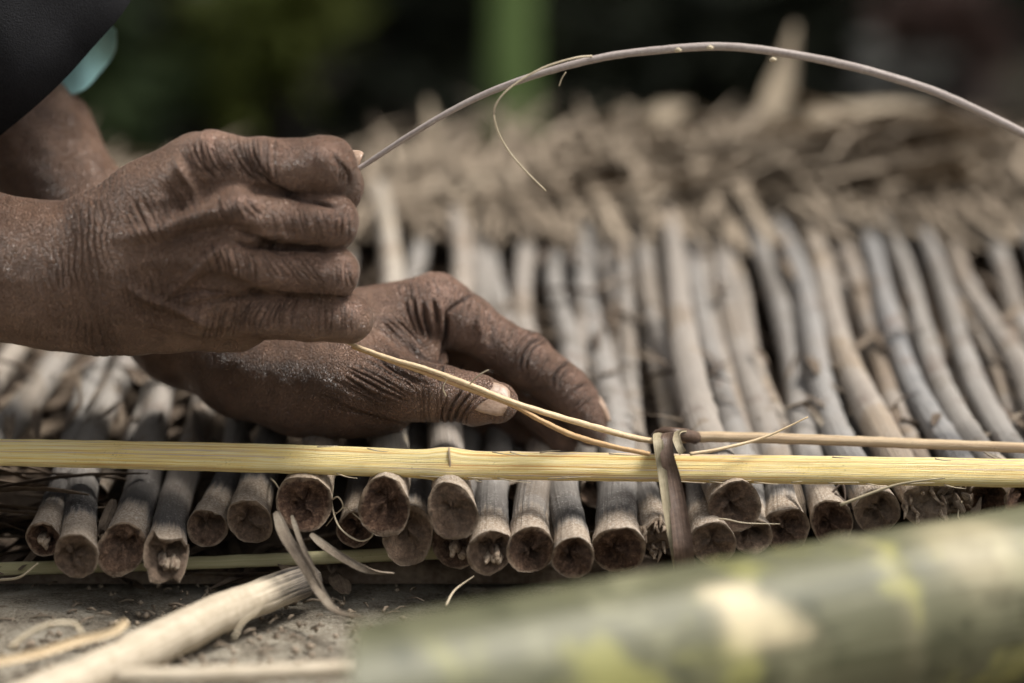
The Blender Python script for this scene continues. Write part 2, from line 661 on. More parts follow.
M_LEAFG = foliage_material('green_foliage', ((.035, .055, .02), (.08, .11, .04)), 4)
M_GSTEM = foliage_material('green_stem', ((.20, .29, .085), (.30, .42, .14)), 6)
M_BARK = bark_material('dark_bark', (.012, .010, .008), (.04, .032, .026))
M_BARKR = bark_material('reddish_bark', (.08, .055, .05), (.17, .12, .105))

# ------------------------------------------------------------------ ground
gm = MB()
xs = np.concatenate([[-150, -60, -20, -8, -4, -2.2], np.linspace(-1.4, 1.4, 57), [2.2, 4, 8, 20, 60, 150]])
ys = np.concatenate([[-60, -20, -8, -4, -2], np.linspace(-1.2, 1.4, 53), [2.0, 2.6, 3.4, 4.4, 6, 9, 14, 24, 60, 150]])
gx, gy = np.meshgrid(xs, ys, indexing='ij')
gp = np.stack([gx.ravel(), gy.ravel(), np.zeros(gx.size)], 1)
near = np.exp(-(np.hypot(gp[:, 0], gp[:, 1]) / 1.2) ** 2)
gp[:, 2] = near * (.0035 * vnoise(gp, 9, 3) + .002 * vnoise(gp, 25, 4)) - .004
ny_ = len(ys)
gf = [(i * ny_ + j, (i + 1) * ny_ + j, (i + 1) * ny_ + j + 1, i * ny_ + j + 1) for i in range(len(xs) - 1) for j in range(ny_ - 1)]
gm.add(gp, gf)
tag(obj('ground', gm, M_GROUND), kind='structure')

# small crumbs and straw bits lying on the soil: nobody could count them
cm = MB()
for i in range(420):
    px, py = RNG.uniform(-40, 420), RNG.uniform(585, 700)
    p = PL(px, py, -.002, 0)
    if RNG.random() < .55:
        r = RNG.uniform(.0006, .0022)
        q = [p + r * np.array(a) * RNG.uniform(.6, 1.2) for a in ((1, 0, 0), (-1, 0, 0), (0, 1, 0), (0, -1, 0), (0, 0, .9), (0, 0, -.9))]
        cm.add(q, [(0, 2, 4), (2, 1, 4), (1, 3, 4), (3, 0, 4), (2, 0, 5), (1, 2, 5), (3, 1, 5), (0, 3, 5)])
    else:
        a = RNG.uniform(0, PI)
        d = np.array([math.cos(a), math.sin(a), 0]) * RNG.uniform(.0008, .004)
        tube(cm, [p - d + [0, 0, .001], p + [0, 0, .002], p + d + [0, 0, .0015]], RNG.uniform(.0003, .0007), 5)
tag(obj('soil_crumbs', cm, M_THATCH), 'crumbs of soil and dry leaf scattered on the bare earth', 'debris', kind='stuff')

# ------------------------------------------------------------------ the sticks of the mat
SL = 0.189


def make_stick(fx, fy, rpx, layer, mx, far, label, tone=.4, soot_shade=.5, end='hollow', pale=0.0, my=430, nodes=(), far2=None, tip=1.0):
    a = 0.026 + .016 * layer
    f = PL(fx, fy, a, SL)
    Y0 = f[1]
    mid = PL(mx, my, a, SL)
    ft = PL(far[0], far[1], a - .004 * layer, SL)
    pts = [f, mid, ft]
    if far2:
        pts.insert(2, PL(far2[0], far2[1], a, SL))
    dirn = pts[-1] - pts[-2]
    dirn /= np.linalg.norm(dirn)
    pts.append(pts[-1] + dirn * .10 + np.array([0, 0, -.012]))
    n = 64
    raw = spline(pts, 400)
    ln = np.concatenate([[0], np.cumsum(np.linalg.norm(np.diff(raw, axis=0), axis=1))])
    u = np.linspace(0, 1, n) ** 1.9 * ln[-1]
    c = np.stack([np.interp(u, ln, raw[:, k]) for k in range(3)], 1)
    r0 = RP(rpx, Y0)
    seed = int(fx * 7 + fy) + 3000
    r = r0 * (.84 + .20 * np.exp(-u / .013)) * (1 - .46 * u / ln[-1])
    r *= 1 + .03 * np.array([math.sin(40 * x + seed) for x in u])
    for nd in nodes:
        r *= 1 + .11 * np.exp(-((u - nd) / .0035) ** 2) - .05 * np.exp(-((u - nd - .009) / .005) ** 2)
    g = np.random.default_rng(seed)
    c[:, 0] += .0034 * np.sin(u * g.uniform(9, 22) + g.uniform(0, 6)) * np.clip(u / .06, 0, 1)
    c[:, 2] += .0030 * np.sin(u * g.uniform(9, 20) + g.uniform(0, 6)) * np.clip(u / .10 - .4, 0, 1)
    t, s, nn = frames(c)
    seg = 22
    th = np.linspace(0, 2 * PI, seg + 1) - PI / 2
    rough = {'hollow': .0011, 'frayed': .003, 'broken': .006, 'pith': .0012, 'solid': .0010}[end]
    tl = g.uniform(-.30, .55) if layer < .8 else g.uniform(.25, .5)
    tl2 = g.uniform(-.35, .35)
    ph = g.uniform(0, 6.28, 4)
    off = tl * r0 * np.sin(th) + tl2 * r0 * np.cos(th) + rough * (np.sin(2 * th + ph[0]) * .6 + np.sin(3 * th + ph[1]) * .5 + np.sin(5 * th + ph[2]) * .4 + np.sin(9 * th + ph[3]) * .3)
    if end == 'broken':
        off = off - .010 * np.clip(np.cos(th - .2), 0, 1) ** 2 * -1
    V, UV, F = [], [], []
    for i in range(n):
        ov = 1 + .05 * np.sin(2 * th + ph[0]) + .025 * np.sin(3 * th + ph[1] + u[i] * 14)
        w = math.exp(-u[i] / .012)
        for k in range(seg + 1):
            V.append(c[i] + r[i] * ov[k] * (math.cos(th[k]) * s[i] + math.sin(th[k]) * nn[i]) + t[i] * off[k] * w)
            UV.append((k / seg, u[i]))
    for i in range(n - 1):
        for k in range(seg):
            q = i * (seg + 1) + k
            F.append((q, q + seg + 1, q + seg + 2, q + 1))
    V = np.array(V)
    ctr = np.repeat(c, seg + 1, axis=0)
    V = ctr + (V - ctr) * (1 + .05 * vnoise(V + seed, 200, seed) + .02 * vnoise(V + seed, 600, seed))[:, None]
    V.reshape(n, seg + 1, 3)[:, seg] = V.reshape(n, seg + 1, 3)[:, 0]
    mb = MB()
    mb.add(V, F, UV)
    base = f - np.array([0, 0, r0])
    root = empty('stick', base)
    tag(root, label, 'stick', 'weathered sticks laid side by side in the mat')
    o = obj('shaft', mb, M_STICK, root)
    o['tone'] = float(tone)
    o['soot_shade'] = float(soot_shade)
    o['shift'] = float(g.random())
    # the cut face: rind, pith, hollow
    ring0 = V[:seg + 1]
    cen = ring0[:seg].mean(0)
    prof = {'hollow': [(1.0, 0), (.95, -.0003), (.84, .0007), (.62, .0024), (.38, .0052), (.15, .0060)],
            'solid': [(1.0, 0), (.94, -.0004), (.80, .0008), (.6, .0016), (.35, .003), (.12, .004)],
            'pith': [(1.0, 0), (.92, -.0004), (.80, .001), (.62, .003), (.4, .006), (.15, .007)],
            'frayed': [(1.0, 0), (.9, -.001), (.75, .001), (.55, .002), (.35, .001), (.12, .002)],
            'broken': [(1.0, 0), (.88, -.001), (.72, .003), (.5, .006), (.3, .008), (.1, .010)]}[end]
    EV, EU, EF = [], [], []
    for j, (q, d) in enumerate(prof):
        for k in range(seg):
            dd = d * (1 + .5 * math.sin(2 * th[k] + ph[1]) + .35 * math.sin(5 * th[k] + ph[2] + j)) if j > 1 else d
            cshift = (s[0] * math.cos(ph[3]) + nn[0] * math.sin(ph[3])) * r0 * .18 * (1 - q) if end in ('hollow', 'pith') else 0
            EV.append(cen + (ring0[k] - cen) * q * (1 + (0 if j < 2 else .10 * math.sin(3 * th[k] + j * 1.7 + ph[0]))) + t[0] * (dd + .0002) + cshift)
            EU.append((q, 0))
    for j in range(len(prof) - 1):
        for k in range(seg):
            k2 = (k + 1) % seg
            EF.append((j * seg + k, j * seg + k2, (j + 1) * seg + k2, (j + 1) * seg + k))
    EV.append(np.mean(EV[-seg:], axis=0) + t[0] * .001)
    EU.append((0, 0))
    for k in range(seg):
        EF.append(((len(prof) - 1) * seg + k, (len(prof) - 1) * seg + (k + 1) % seg, len(EV) - 1))
    EV = np.array(EV)
    inner = np.arange(len(EV)) >= seg
    EV[inner] += (t[0][None] * (.0013 * vnoise(EV, 520, seed) + .0007 * vnoise(EV, 1300, seed))[:, None])[inner]
    eb = MB()
    eb.add(EV, EF, EU)
    e = obj('cut_end', eb, M_CUT, root)
    e['pale'] = float(max(pale * .8, g.uniform(-.2, .35)))
    if end in ('pith', 'broken'):
        # a torn chunk of pale pith left standing in the mouth
        pb = MB()
        cc = cen + nn[0] * (-.30 * r0) + s[0] * (.12 * r0)
        m_ = 7 if end == 'pith' else 9
        for q in range(m_):
            an = g.uniform(0, 6.28)
            rr = g.uniform(.05, .42) * r0
            st = cc + (math.cos(an) * s[0] + .55 * math.sin(an) * nn[0]) * rr
            tube(pb, [st + t[0] * .010, st + t[0] * .002 + s[0] * g.uniform(-.0006, .0006), st - t[0] * g.uniform(.0005, .004)],
                 [r0 * .20, r0 * .17, r0 * g.uniform(.05, .15)], 7, noise=.55, seed=seed + q)
        obj('torn_pith', pb, M_PITH, root)
    if end == 'frayed':
        pb = MB()
        for q in range(16):
            k = g.integers(0, seg)
            st = cen + (ring0[k] - cen) * g.uniform(.5, .98)
            tube(pb, [st + t[0] * .004, st - t[0] * g.uniform(.001, .003), st - t[0] * g.uniform(.002, .007) + nn[0] * g.uniform(-.003, .001) + s[0] * g.uniform(-.002, .002)],
                 [.0011, .0009, .0003], 5, noise=.2, seed=q)
        obj('frayed_fibres', pb, M_PITH, root)
    return root


STK = [
    # fx, fy, rpx, layer, mx, far, label, kw
    (-118, 524, 22, .3, -58, (62, 300), 'pale grey stick at the far left, bending right behind the forearm', dict(tone=.75)),
    (-62, 524, 24, .3, -2, (98, 290), 'leaning grey stick beside the left frame edge, clear of its neighbours', dict(tone=.45)),
    (43, 539, 17, 0, 73, (150, 272), 'thin dark stick next to the leaf layers, leftmost cut end in view', dict(tone=.3, soot_shade=1., end='pith')),
    (76, 556, 23, 0, 104, (168, 272), 'stick with a white scar above its big open dark end', dict(tone=.4, soot_shade=1.)),
    (121, 550, 25, 0, 150, (190, 272), 'flared bell-ended stick over a notch in the lower lath, darkened shaft', dict(tone=.5, soot_shade=1.)),
    (166, 560, 22, 0, 191, (217, 272), 'stick with a broken torn end hanging below the others', dict(tone=.7, soot_shade=1., end='broken', pale=.55)),
    (207, 528, 19, 0, 233, (242, 272), 'slim stick with a short crack above its round end', dict(tone=.5, soot_shade=.9)),
    (250, 522, 23, .3, 272, (276, 272), 'stick with pale peeled spot behind its cut end, left of the hanging straps', dict(tone=.25, soot_shade=.9)),
    (304, 503, 26, 1, 314, (318, 272), 'short thick raised stick above the hanging dry straps, with a hollow end', dict(tone=.7, soot_shade=.15)),
    (354, 530, 17, 0, 352, (345, 262), 'thin half hidden stick behind the curled fibre', dict(tone=.5, soot_shade=.8)),
    (384, 508, 26, 1, 398, (380, 212), 'raised pale tan stick below the wrist, its far length cream white', dict(tone=.85, soot_shade=.1)),
    (408, 536, 25, 0, 410, (421, 228), 'dark stick tucked underneath the raised pale tan one', dict(tone=.3, soot_shade=1.)),
    (452, 512, 26, 1, 452, (458, 228), 'raised stick with a solid brown fibrous face beneath the lath node', dict(tone=.7, soot_shade=.35, end='solid', pale=.35)),
    (455, 546, 22, -.3, 474, (480, 238), 'low stick right under the one with the solid face, brown hollow end', dict(tone=.4, soot_shade=.9, end='pith')),
    (490, 552, 22, 0, 502, (494, 232), 'frosted stick with a white chunk of pith in its mouth', dict(tone=.35, soot_shade=.8, end='pith', pale=.15)),
    (531, 550, 24, 0, 537, (523, 250), 'stick with a long split beside its deep brown open end', dict(tone=.55, soot_shade=.55, pale=.1)),
    (573, 558, 22, 0, 567, (558, 245), 'powdery white stick end just left of the widest one', dict(tone=.3, soot_shade=.9)),
    (618, 550, 27, 0, 608, (584, 235), 'widest grey stick left of the brown leaf tie, dark open end', dict(tone=.3, soot_shade=.8)),
    (656, 538, 17, 0, 642, (608, 232), 'narrow stick with a ragged straw end touching the brown leaf tie', dict(tone=.45, soot_shade=.7, end='frayed', pale=.8)),
    (713, 543, 22, 0, 690, (632, 225), 'tan ended stick just right of the brown leaf tie', dict(tone=.45, soot_shade=.6, end='solid', pale=.35)),
    (735, 507, 25, .85, 707, (664, 222), 'raised stick with a white rim round its dark mouth', dict(tone=.55, soot_shade=.3)),
    (752, 536, 19, 0, 731, (684, 208), 'stick split at its end below the white rimmed one, bluish node behind', dict(tone=.25, soot_shade=.6, nodes=(.085,), pale=.4)),
    (786, 530, 22, 0, 762, (722, 262), 'stick tan at the tip, second to the right of the white rimmed one', dict(tone=.5, soot_shade=.7)),
    (832, 523, 22, 0, 806, (748, 210), 'charcoal banded stick below the tip of the loose cord tail', dict(tone=.3, soot_shade=1.)),
    (877, 512, 23, .4, 842, (774, 214), 'pale cut stick beside the twiggy dark fibres', dict(tone=.2, soot_shade=.6, pale=.5)),
    (926, 506, 22, .6, 878, (800, 212), 'stick with a crumbling cream frayed end near the brown clump', dict(tone=.75, soot_shade=.2, end='frayed', pale=.9)),
    (958, 520, 20, 0, 912, (826, 222), 'tan shafted stick behind the brown clump', dict(tone=.7, soot_shade=.6)),
    (988, 500, 19, .5, 937, (858, 222), 'slate grey stick just right of the brown clump', dict(tone=.1, soot_shade=.7)),
    (1022, 496, 19, .6, 968, (884, 228), 'stick whose cut end meets the right frame edge above the green culm', dict(tone=.35, soot_shade=.6)),
    (1064, 500, 21, .4, 1005, (918, 232), 'stick with a pale knob, its end hidden past the right edge', dict(tone=.3, soot_shade=.6, nodes=(.10,))),
    (1108, 500, 20, .3, 1042, (954, 240), 'brownish grey stick near the right edge under a fallen twig', dict(tone=.55, soot_shade=.6)),
    (1154, 502, 21, .3, 1082, (992, 250), 'second last stick at the right, seen only where it leans in', dict(tone=.4, soot_shade=.6)),
    (1200, 504, 21, .3, 1122, (1030, 256), 'last grey stick at the right end of the mat', dict(tone=.2, soot_shade=.6)),
]
for s_ in STK:
    s_[7].setdefault('nodes', (RNG.uniform(.07, .16), RNG.uniform(.22, .36)))
    make_stick(*s_[:7], **s_[7])
FILL = [(132, 'thin brown stick sunk between the bell ended and the white scarred stick', 10),
        (520, 'thin stick sunk in the gap behind the left fingertips', 13),
        (588, 'thin brown stick sunk between the powdery and the widest stick', 14),
        (625, 'thin grey stick sunk right of the widest stick, behind the cords', 13),
        (664, 'thin tan stick sunk just behind the brown leaf tie', 14),
        (717, 'slim brown stick sunk behind the raised white rimmed one', 13),
        (746, 'thin tan stick sunk right of the bluish node', 14),
        (784, 'thin brown stick sunk below the bent tan shred', 13),
        (824, 'slim stick sunk between the charcoal banded and the pale cut stick', 14),
        (860, 'slim brown stick sunk beneath the short tan scrap', 13),
        (895, 'thin dark stick sunk left of the tan shafted one', 14),
        (924, 'thin brown stick sunk between the tan shafted and the slate grey one', 13),
        (953, 'thin stick sunk just right of the slate grey one', 13),
        (987, 'thin brown stick sunk beside the pale knobbed one', 14),
        (1024, 'slim stick sunk at the right frame edge under the fallen twig', 13)]
for mx_, lab_, rp_ in FILL:
    k_ = (mx_ - 520) * .13
    make_stick(mx_ + k_ * .7, 492, rp_, -.25, mx_, (mx_ - k_ * 1.9 + RNG.uniform(-8, 8), 222 + RNG.uniform(-8, 30)), lab_, tone=RNG.uniform(.35, .8), soot_shade=.6)

# bed of dark leaf pieces beneath and between the sticks
bm_ = MB()
sh = MB()
for i in range(1500):
    x = RNG.uniform(-.42, .42)
    y = RNG.uniform(.012, .56)
    z = .006 + SL * y + RNG.uniform(-.006, .008)
    if y < .1:
        z = max(.004, z - .004)
    a = RNG.normal(PI / 2, .55) if RNG.random() < .55 else RNG.uniform(0, PI)
    L = RNG.uniform(.02, .07)
    d = np.array([math.cos(a), math.sin(a), SL * math.sin(a)]) * L / 2
    if y - abs(d[1]) < .004:
        continue
    p = np.array([x, y, z])
    b_ = np.array([0, 0, RNG.uniform(-.004, .006)])
    ribbon(bm_, spline([p - d, p + b_, p + d], 6), np.array([.3, .8, 1, 1, .8, .2]) * RNG.uniform(.004, .012), fold=RNG.uniform(-.3, .4))
for i in range(420):
    x = RNG.uniform(-.42, .46)
    y = abs(RNG.normal(.0, .16)) + .10
    if y > .45:
        continue
    z = .030 + SL * y + RNG.uniform(-.004, .011)
    a = RNG.normal(PI / 2 + .3, .6)
    L = RNG.uniform(.012, .05)
    d = np.array([math.cos(a), math.sin(a), SL * math.sin(a)]) * L / 2
    p = np.array([x, y, z])
    ribbon(bm_, spline([p - d, p + [0, 0, RNG.uniform(-.002, .004)], p + d], 6), np.array([.3, .8, 1, 1, .8, .2]) * RNG.uniform(.0015, .006), fold=RNG.uniform(-.3, .4))
# layered strips at the left below the lath
for i in range(46):
    y = RNG.uniform(.012, .08)
    x = RNG.uniform(-.30, -.185)
    z = .012 + RNG.uniform(0, .034)
    d = np.array([RNG.uniform(.03, .06), RNG.uniform(-.012, .012), RNG.uniform(-.010, .006)])
    p = np.array([x, y, z])
    ribbon(bm_, spline([p - d, p + [0, 0, .003], p + d * .7], 7), np.array([.5, 1, 1, 1, 1, .8, .3]) * RNG.uniform(.004, .010), fold=.2)
# solid sheet of packed leaves under it all
ux, uy = np.meshgrid(np.linspace(-.46, .46, 70), np.linspace(.035, .6, 50), indexing='ij')
sp = np.stack([ux.ravel(), uy.ravel(), .002 + SL * uy.ravel()], 1)
sp[:, 2] += .005 * vnoise(sp, 60, 9) + .003 * vnoise(sp, 160, 10) - .004
sp = np.vstack([sp, sp * [1, 1, 0] + [0, 0, -.002]])
nn_ = 70 * 50
sf = [(i * 50 + j, (i + 1) * 50 + j, (i + 1) * 50 + j + 1, i * 50 + j + 1) for i in range(69) for j in range(49)]
sf += [(i * 50, i * 50 + nn_, (i + 1) * 50 + nn_, (i + 1) * 50) for i in range(69)]
bm_.add(sp, sf)
tag(obj('dry_leaf_litter', bm_, M_LITTER), 'bed of crushed dry brown leaves beneath and between the sticks', 'dry leaves', kind='stuff')

# ------------------------------------------------------------------ heap of dry thatch behind
hm = MB()


def heap_top(x):
    """height of the heap along x (metres)"""
    t = np.interp(x, [-.6, -.3, -.12, -.074, -.04, -.015, .0, .02, .058, .124, .157, .19, .26, .28, .30, .34, .5, .8], [.04, .05, .085, .113, .125, .118, .112, .122, .142, .130, .143, .152, .157, .148, .118, .104, .095, .09])
    return t


for i in range(6500):
    x = RNG.uniform(-.62, .78)
    y = RNG.normal(.60, .07)
    top = heap_top(x)
    zmax = top - ((y - .58) / .22) ** 2 * .06
    z = zmax - abs(RNG.normal(0, .018))
    if y < .47:
        z = min(z, .055 + SL * y)
    az = RNG.normal(.30 if x < .26 else -.25, .26) if RNG.random() < .85 else RNG.uniform(0, PI)
    el = RNG.normal(.08 if x < .26 else -.05, .12)
    L = RNG.uniform(.10, .28) * (1 if x < .2 else .7)
    d = np.array([math.cos(az) * math.cos(el), math.sin(az) * math.cos(el) * .8, math.sin(el)]) * L / 2
    p = np.array([x, y, z])
    sag = np.array([0, RNG.uniform(-.012, .012), RNG.uniform(.0, .018)])
    wv = RNG.normal(0, .0025, 3)
    ribbon(hm, spline([p - d, p - d * .4 + sag * .8 + wv, p + d * .4 + sag - wv, p + d], 9), np.array([.3, .7, 1, 1, 1, .9, .7, .4, .1]) * RNG.uniform(.003, .0105), fold=RNG.uniform(-.25, .35))
# the leaf ends of the sticks themselves: they run on from the shafts and bend over
for i in range(1500):
    x = RNG.uniform(-.55, .62)
    y0 = RNG.uniform(.38, .52)
    z0 = .030 + SL * y0 + RNG.uniform(0, .010)
    lean = -.22 * x / .3 + RNG.normal(0, .16)
    L = RNG.uniform(.09, .22) * (1 if x > -.10 else .55)
    p0 = np.array([x, y0, z0])
    p1 = p0 + np.array([lean * L * .5, L * .5, L * RNG.uniform(.05, .15)])
    p2 = p1 + np.array([lean * L * .6 + RNG.normal(.35, .3) * L, L * .35, L * RNG.uniform(-.15, .16)])
    ribbon(hm, spline([p0, p1, p2], 8), np.array([.5, .8, 1, 1, .9, .8, .5, .1]) * RNG.uniform(.0025, .0085), fold=RNG.uniform(-.2, .35))
# core of the heap
for x0 in np.linspace(-.6, .75, 46):
    p = np.array([x0, .64 + RNG.uniform(-.02, .02), 0])
    hgt = heap_top(x0) - .035
    tube(hm, spline([p + [-.03, -.08, .02], p + [0, -.03, hgt * .8], p + [.01, .03, hgt * .8], p + [.02, .12, .0]], 10), .035, 8, noise=.25, seed=int(x0 * 100) + 90)
tag(obj('thatch_heap', hm, M_THATCH), 'blurred heap of dry tan palm leaf ends behind the sticks', 'dry leaves', kind='stuff')


def blade(pts, w, label, mat=None, prof=None):
    mb = MB()
    q = spline(pts, 14)
    prof = np.interp(np.linspace(0, 1, 14), [0, .15, .6, 1], [.6, 1, .8, .12]) if prof is None else np.interp(np.linspace(0, 1, 14), *prof)
    ribbon(mb, q, prof * w, side=(1, .2, 0), fold=.18, thick=.0012)
    o = obj('dry_leaf', mb, mat or M_BLADE, origin=q[0])
    tag(o, label, 'dry leaf', 'single dry blades standing out of the heap')
    return o


blade([P(742, 172, .66), P(765, 130, .66), P(782, 80, .68), P(795, 25, .70)], .026, 'tall dry blade standing upright above the heap, under the arc of the vine')
blade([P(880, 215, .52), P(878, 190, .53), P(872, 165, .55), P(850, 150, .6)], .022, 'pale stubby dry blade drooping from the heap at its right', prof=([0, .3, 1], [.5, 1, .8]))
blade([P(790, 150, .58), P(830, 120, .6), P(880, 112, .62), P(935, 108, .64)], .024, 'broad dry blade lying along the top of the heap on the right', prof=([0, .3, .8, 1], [.4, 1, 1, .3]))
blade([P(930, 112, .62), P(905, 130, .61), P(885, 152, .60), P(872, 172, .58)], .018, 'dry blade slanting down from the right end of the heap top')
blade([P(700, 205, .55), P(760, 188, .57), P(830, 165, .58), P(900, 150, .6)], .022, 'long dry blade bridging the far ends of the sticks')
blade([P(940, 175, .60), P(980, 182, .6), P(1020, 195, .6), P(1070, 215, .58)], .030, 'dry blade sloping down to the right frame edge', prof=([0, .3, .8, 1], [.4, 1, 1, .3]))
blade([P(945, 160, .66), P(990, 165, .66), P(1040, 185, .66), P(1090, 205, .64)], .022, 'upper dry blade reaching out past the right frame edge')
blade([P(640, 150, .66), P(655, 125, .66), P(672, 112, .67), P(690, 104, .68)], .024, 'short dry blade curling up in the middle of the heap')
blade([P(425, 215, .60), P(432, 190, .61), P(437, 150, .63), P(428, 100, .66)], .022, 'faint upright dry blade near the start of the vine')
blade([P(560, 165, .63), P(600, 140, .64), P(620, 120, .65), P(632, 105, .66)], .022, 'dry blade pointing up right behind the green stem foot')

# ------------------------------------------------------------------ lath, cane, tie, cords
def lath(name, path, w, th, tilt, mat, bulge=(), n=120, seed=3):
    """flat split lath: rounded rectangle profile, w wide, th thick, tilt about its length"""
    c = spline(path, n)
    mb = MB()
    t = np.gradient(c, axis=0)
    t /= np.linalg.norm(t, axis=1)[:, None]
    a = np.array([0, math.sin(tilt), math.cos(tilt)])      # across the width
    ln = np.concatenate([[0], np.cumsum(np.linalg.norm(np.diff(c, axis=0), axis=1))])
    prof = [(-.5, -.42), (-.5, .25), (-.44, .5), (-.2, .62), (.1, .62), (.4, .52), (.5, .25), (.5, -.42), (.42, -.5), (-.42, -.5), (-.5, -.42)]
    V, UV, F = [], [], []
    per = np.concatenate([[0], np.cumsum([math.hypot(prof[i + 1][0] - prof[i][0], (prof[i + 1][1] - prof[i][1]) * th / w) for i in range(len(prof) - 1)])])
    for i in range(n):
        k = 1.0
        kb = 0.0
        for (bx, bw_, ba) in bulge:
            k += ba * math.exp(-((c[i][0] - bx) / bw_) ** 2)
            kb += ba * math.exp(-((c[i][0] - bx) / bw_) ** 2)
        A = a - t[i] * (a @ t[i])
        A /= np.linalg.norm(A)
        B = np.cross(t[i], A)
        for j, (x, y) in enumerate(prof):
            V.append(c[i] + A * x * w * k + B * y * th * (1 + 2.2 * kb))
            UV.append((per[j], ln[i]))
    V = np.array(V)
    m = len(prof)
    V += (vnoise(V * [.35, 1, 1], 420, seed) * .0004)[:, None] * np.array([0, -.7, .7])
    V.reshape(n, m, 3)[:, m - 1] = V.reshape(n, m, 3)[:, 0]
    for i in range(n - 1):
        for j in range(m - 1):
            q = i * m + j
            F.append((q, q + 1, q + m + 1, q + m))
    F.append(tuple(range(m - 1)))
    F.append(tuple((n - 1) * m + j for j in range(m - 2, -1, -1)))
    mb.add(V, F, UV)
    return obj(name, mb, mat, origin=c[0])


YL = .012
top = lath('bamboo_lath', [P(-260, 447, YL), P(0, 452, YL), P(230, 457, YL), P(445, 464, YL), P(700, 468, YL), P(1024, 473, YL), P(1290, 479, YL)],
           .0119, .0044, .60, M_LATH, bulge=((P(447, 463, YL)[0], .0060, .24), (P(285, 463, YL)[0], .10, .02), (P(20, 463, YL)[0], .06, -.04)))
tag(top, 'pale yellow split lath lying across the sticks in front of the hands', 'lath')
fb = MB()
for i in range(26):
    px = RNG.uniform(150, 1010)
    yy = np.interp(px, [0, 230, 445, 700, 1024], [452, 457, 464, 468, 473]) + 13 * RNG.choice([-1, 1, 1, 1])
    a_, e_ = RNG.uniform(10, 34), RNG.uniform(-3, 5)
    tube(fb, spline([P(px, yy, YL - .004), P(px + a_ * .5, yy + e_ * .7, YL - .006), P(px + a_, yy + e_, YL - .006)], 9), np.linspace(.00035, .00012, 9), 5)
fo = bpy.data.objects.new('frayed_fibres', None)
bpy.data.objects.remove(fo)
top['_o'] = list(top.location)
obj('frayed_fibres', fb, M_HAIR, top)
rb = MB()
nx = P(449, 464, YL)
tube(rb, spline([nx + [0, -.0016, -.0064], nx + [.0006, -.0046, -.0012], nx + [.0002, -.0024, .0050], nx + [0, .0012, .0068]], 14), .0005, 6, noise=.4)
obj('node_ring', rb, M_ROD, top)
low = lath('bamboo_lath', [P(-200, 575, .022), P(0, 569, .022), P(220, 562, .022), P(430, 553, .024), P(520, 551, .026)], .0056, .004, .3, M_LATH2, seed=8)
tag(low, 'thin greenish lath on the ground under the cut ends', 'lath')

YC = .042
cb = MB()
q = spline([P(672, 438, YC), P(720, 437, YC), P(850, 441, YC), P(1024, 448, YC), P(1290, 458, YC)], 90)
tube(cb, q, np.interp(np.linspace(0, 1, 90), [0, .02, 1], [.0026, .0029, .0026]), 12, noise=.10, seed=4, flat=.85)
cane = obj('split_cane', cb, M_ROD, origin=q[0])
tag(cane, 'brown split cane behind the yellow lath, running right from the leaf tie', 'cane')

# the brown leaf tie round lath and cane
tie = empty('leaf_tie', P(668, 545, .03))
tag(tie, 'purplish brown leaf strip knotted around the lath and cane', 'tie')
mb = MB()
ribbon(mb, spline([P(676, 437, .040), P(672, 434, .024), P(667, 437, .008), P(667, 455, .0015), P(673, 480, .000), P(680, 520, -.010), P(684, 556, -.016), P(684, 572, .000)], 34),
       np.interp(np.linspace(0, 1, 34), [0, .25, .5, .8, 1], [.0042, .0048, .0062, .0082, .0085]), side=(1, 0, .05), fold=.08, thick=.0009)
obj('front_band', mb, M_TIE, tie)
mb = MB()
ribbon(mb, spline([P(659, 434, .034), P(658, 440, .006), P(662, 470, .0010), P(668, 515, -.008), P(675, 556, -.013), P(677, 570, .000)], 30),
       np.interp(np.linspace(0, 1, 30), [0, .3, 1], [.0045, .0042, .0026]), side=(1, 0, .05), fold=.1, thick=.0009)
obj('pale_edge_strip', mb, M_TIE2, tie)
mb = MB()
ribbon(mb, spline([P(692, 436, .038), P(684, 432, .032), P(676, 434, .014), P(679, 446, .0055), P(683, 453, .0042)], 20), .0034, side=(1, 0, .3), fold=.15, thick=.0009)
obj('loop_strip', mb, M_TIE2, tie)
mb = MB()
tube(mb, spline([P(654, 436, .040), P(664, 433, .032), P(676, 434, .028), P(688, 436, .034), P(696, 438, .041)], 18),
     np.interp(np.linspace(0, 1, 18), [0, .2, .7, 1], [.0014, .0024, .0030, .0026]), 10, noise=.25, seed=6)
obj('knot', mb, M_TIE, tie)

# the cord: a pale split strand from the fist over the thumb to the tie
c1 = MB()
q1 = spline([P(338, 336, .030), P(356, 346, .0215), P(392, 359, .0155), P(430, 370, .0115), P(470, 385, .0085), P(512, 402, .0085), P(556, 416, .012), P(605, 430, .020), P(640, 439, .028), P(662, 442, .036)], 90)
tube(c1, q1, np.interp(np.linspace(0, 1, 90), [0, .1, .5, .8, 1], [.0009, .0012, .0016, .0019, .0015]), 8, noise=.12, seed=2, flat=.75)
c2 = MB()
q2 = spline([P(352, 347, .0225), P(385, 359.5, .0165), P(430, 375, .0115), P(470, 390, .0085), P(512, 405, .0085), P(540, 420, .008), P(572, 435, .006), P(610, 446, .004), P(650, 454, .0030)], 80)
tube(c2, q2, np.interp(np.linspace(0, 1, 80), [0, .4, .8, 1], [.0007, .0009, .0013, .0010]), 7, noise=.15, seed=3)
tag(obj('cord', c1, M_CORD, origin=q1[0]), 'pale straw cord pulled from the fist across the thumb to the leaf tie', 'cord')
tag(obj('cord', c2, M_CORD2, origin=q2[0]), 'thinner orange cord strand sagging onto the lath beside the pale one', 'cord')
c3 = MB()
q3 = spline([P(690, 454, .0025), P(720, 449, .006), P(765, 437, .014), P(808, 417, .018)], 40)
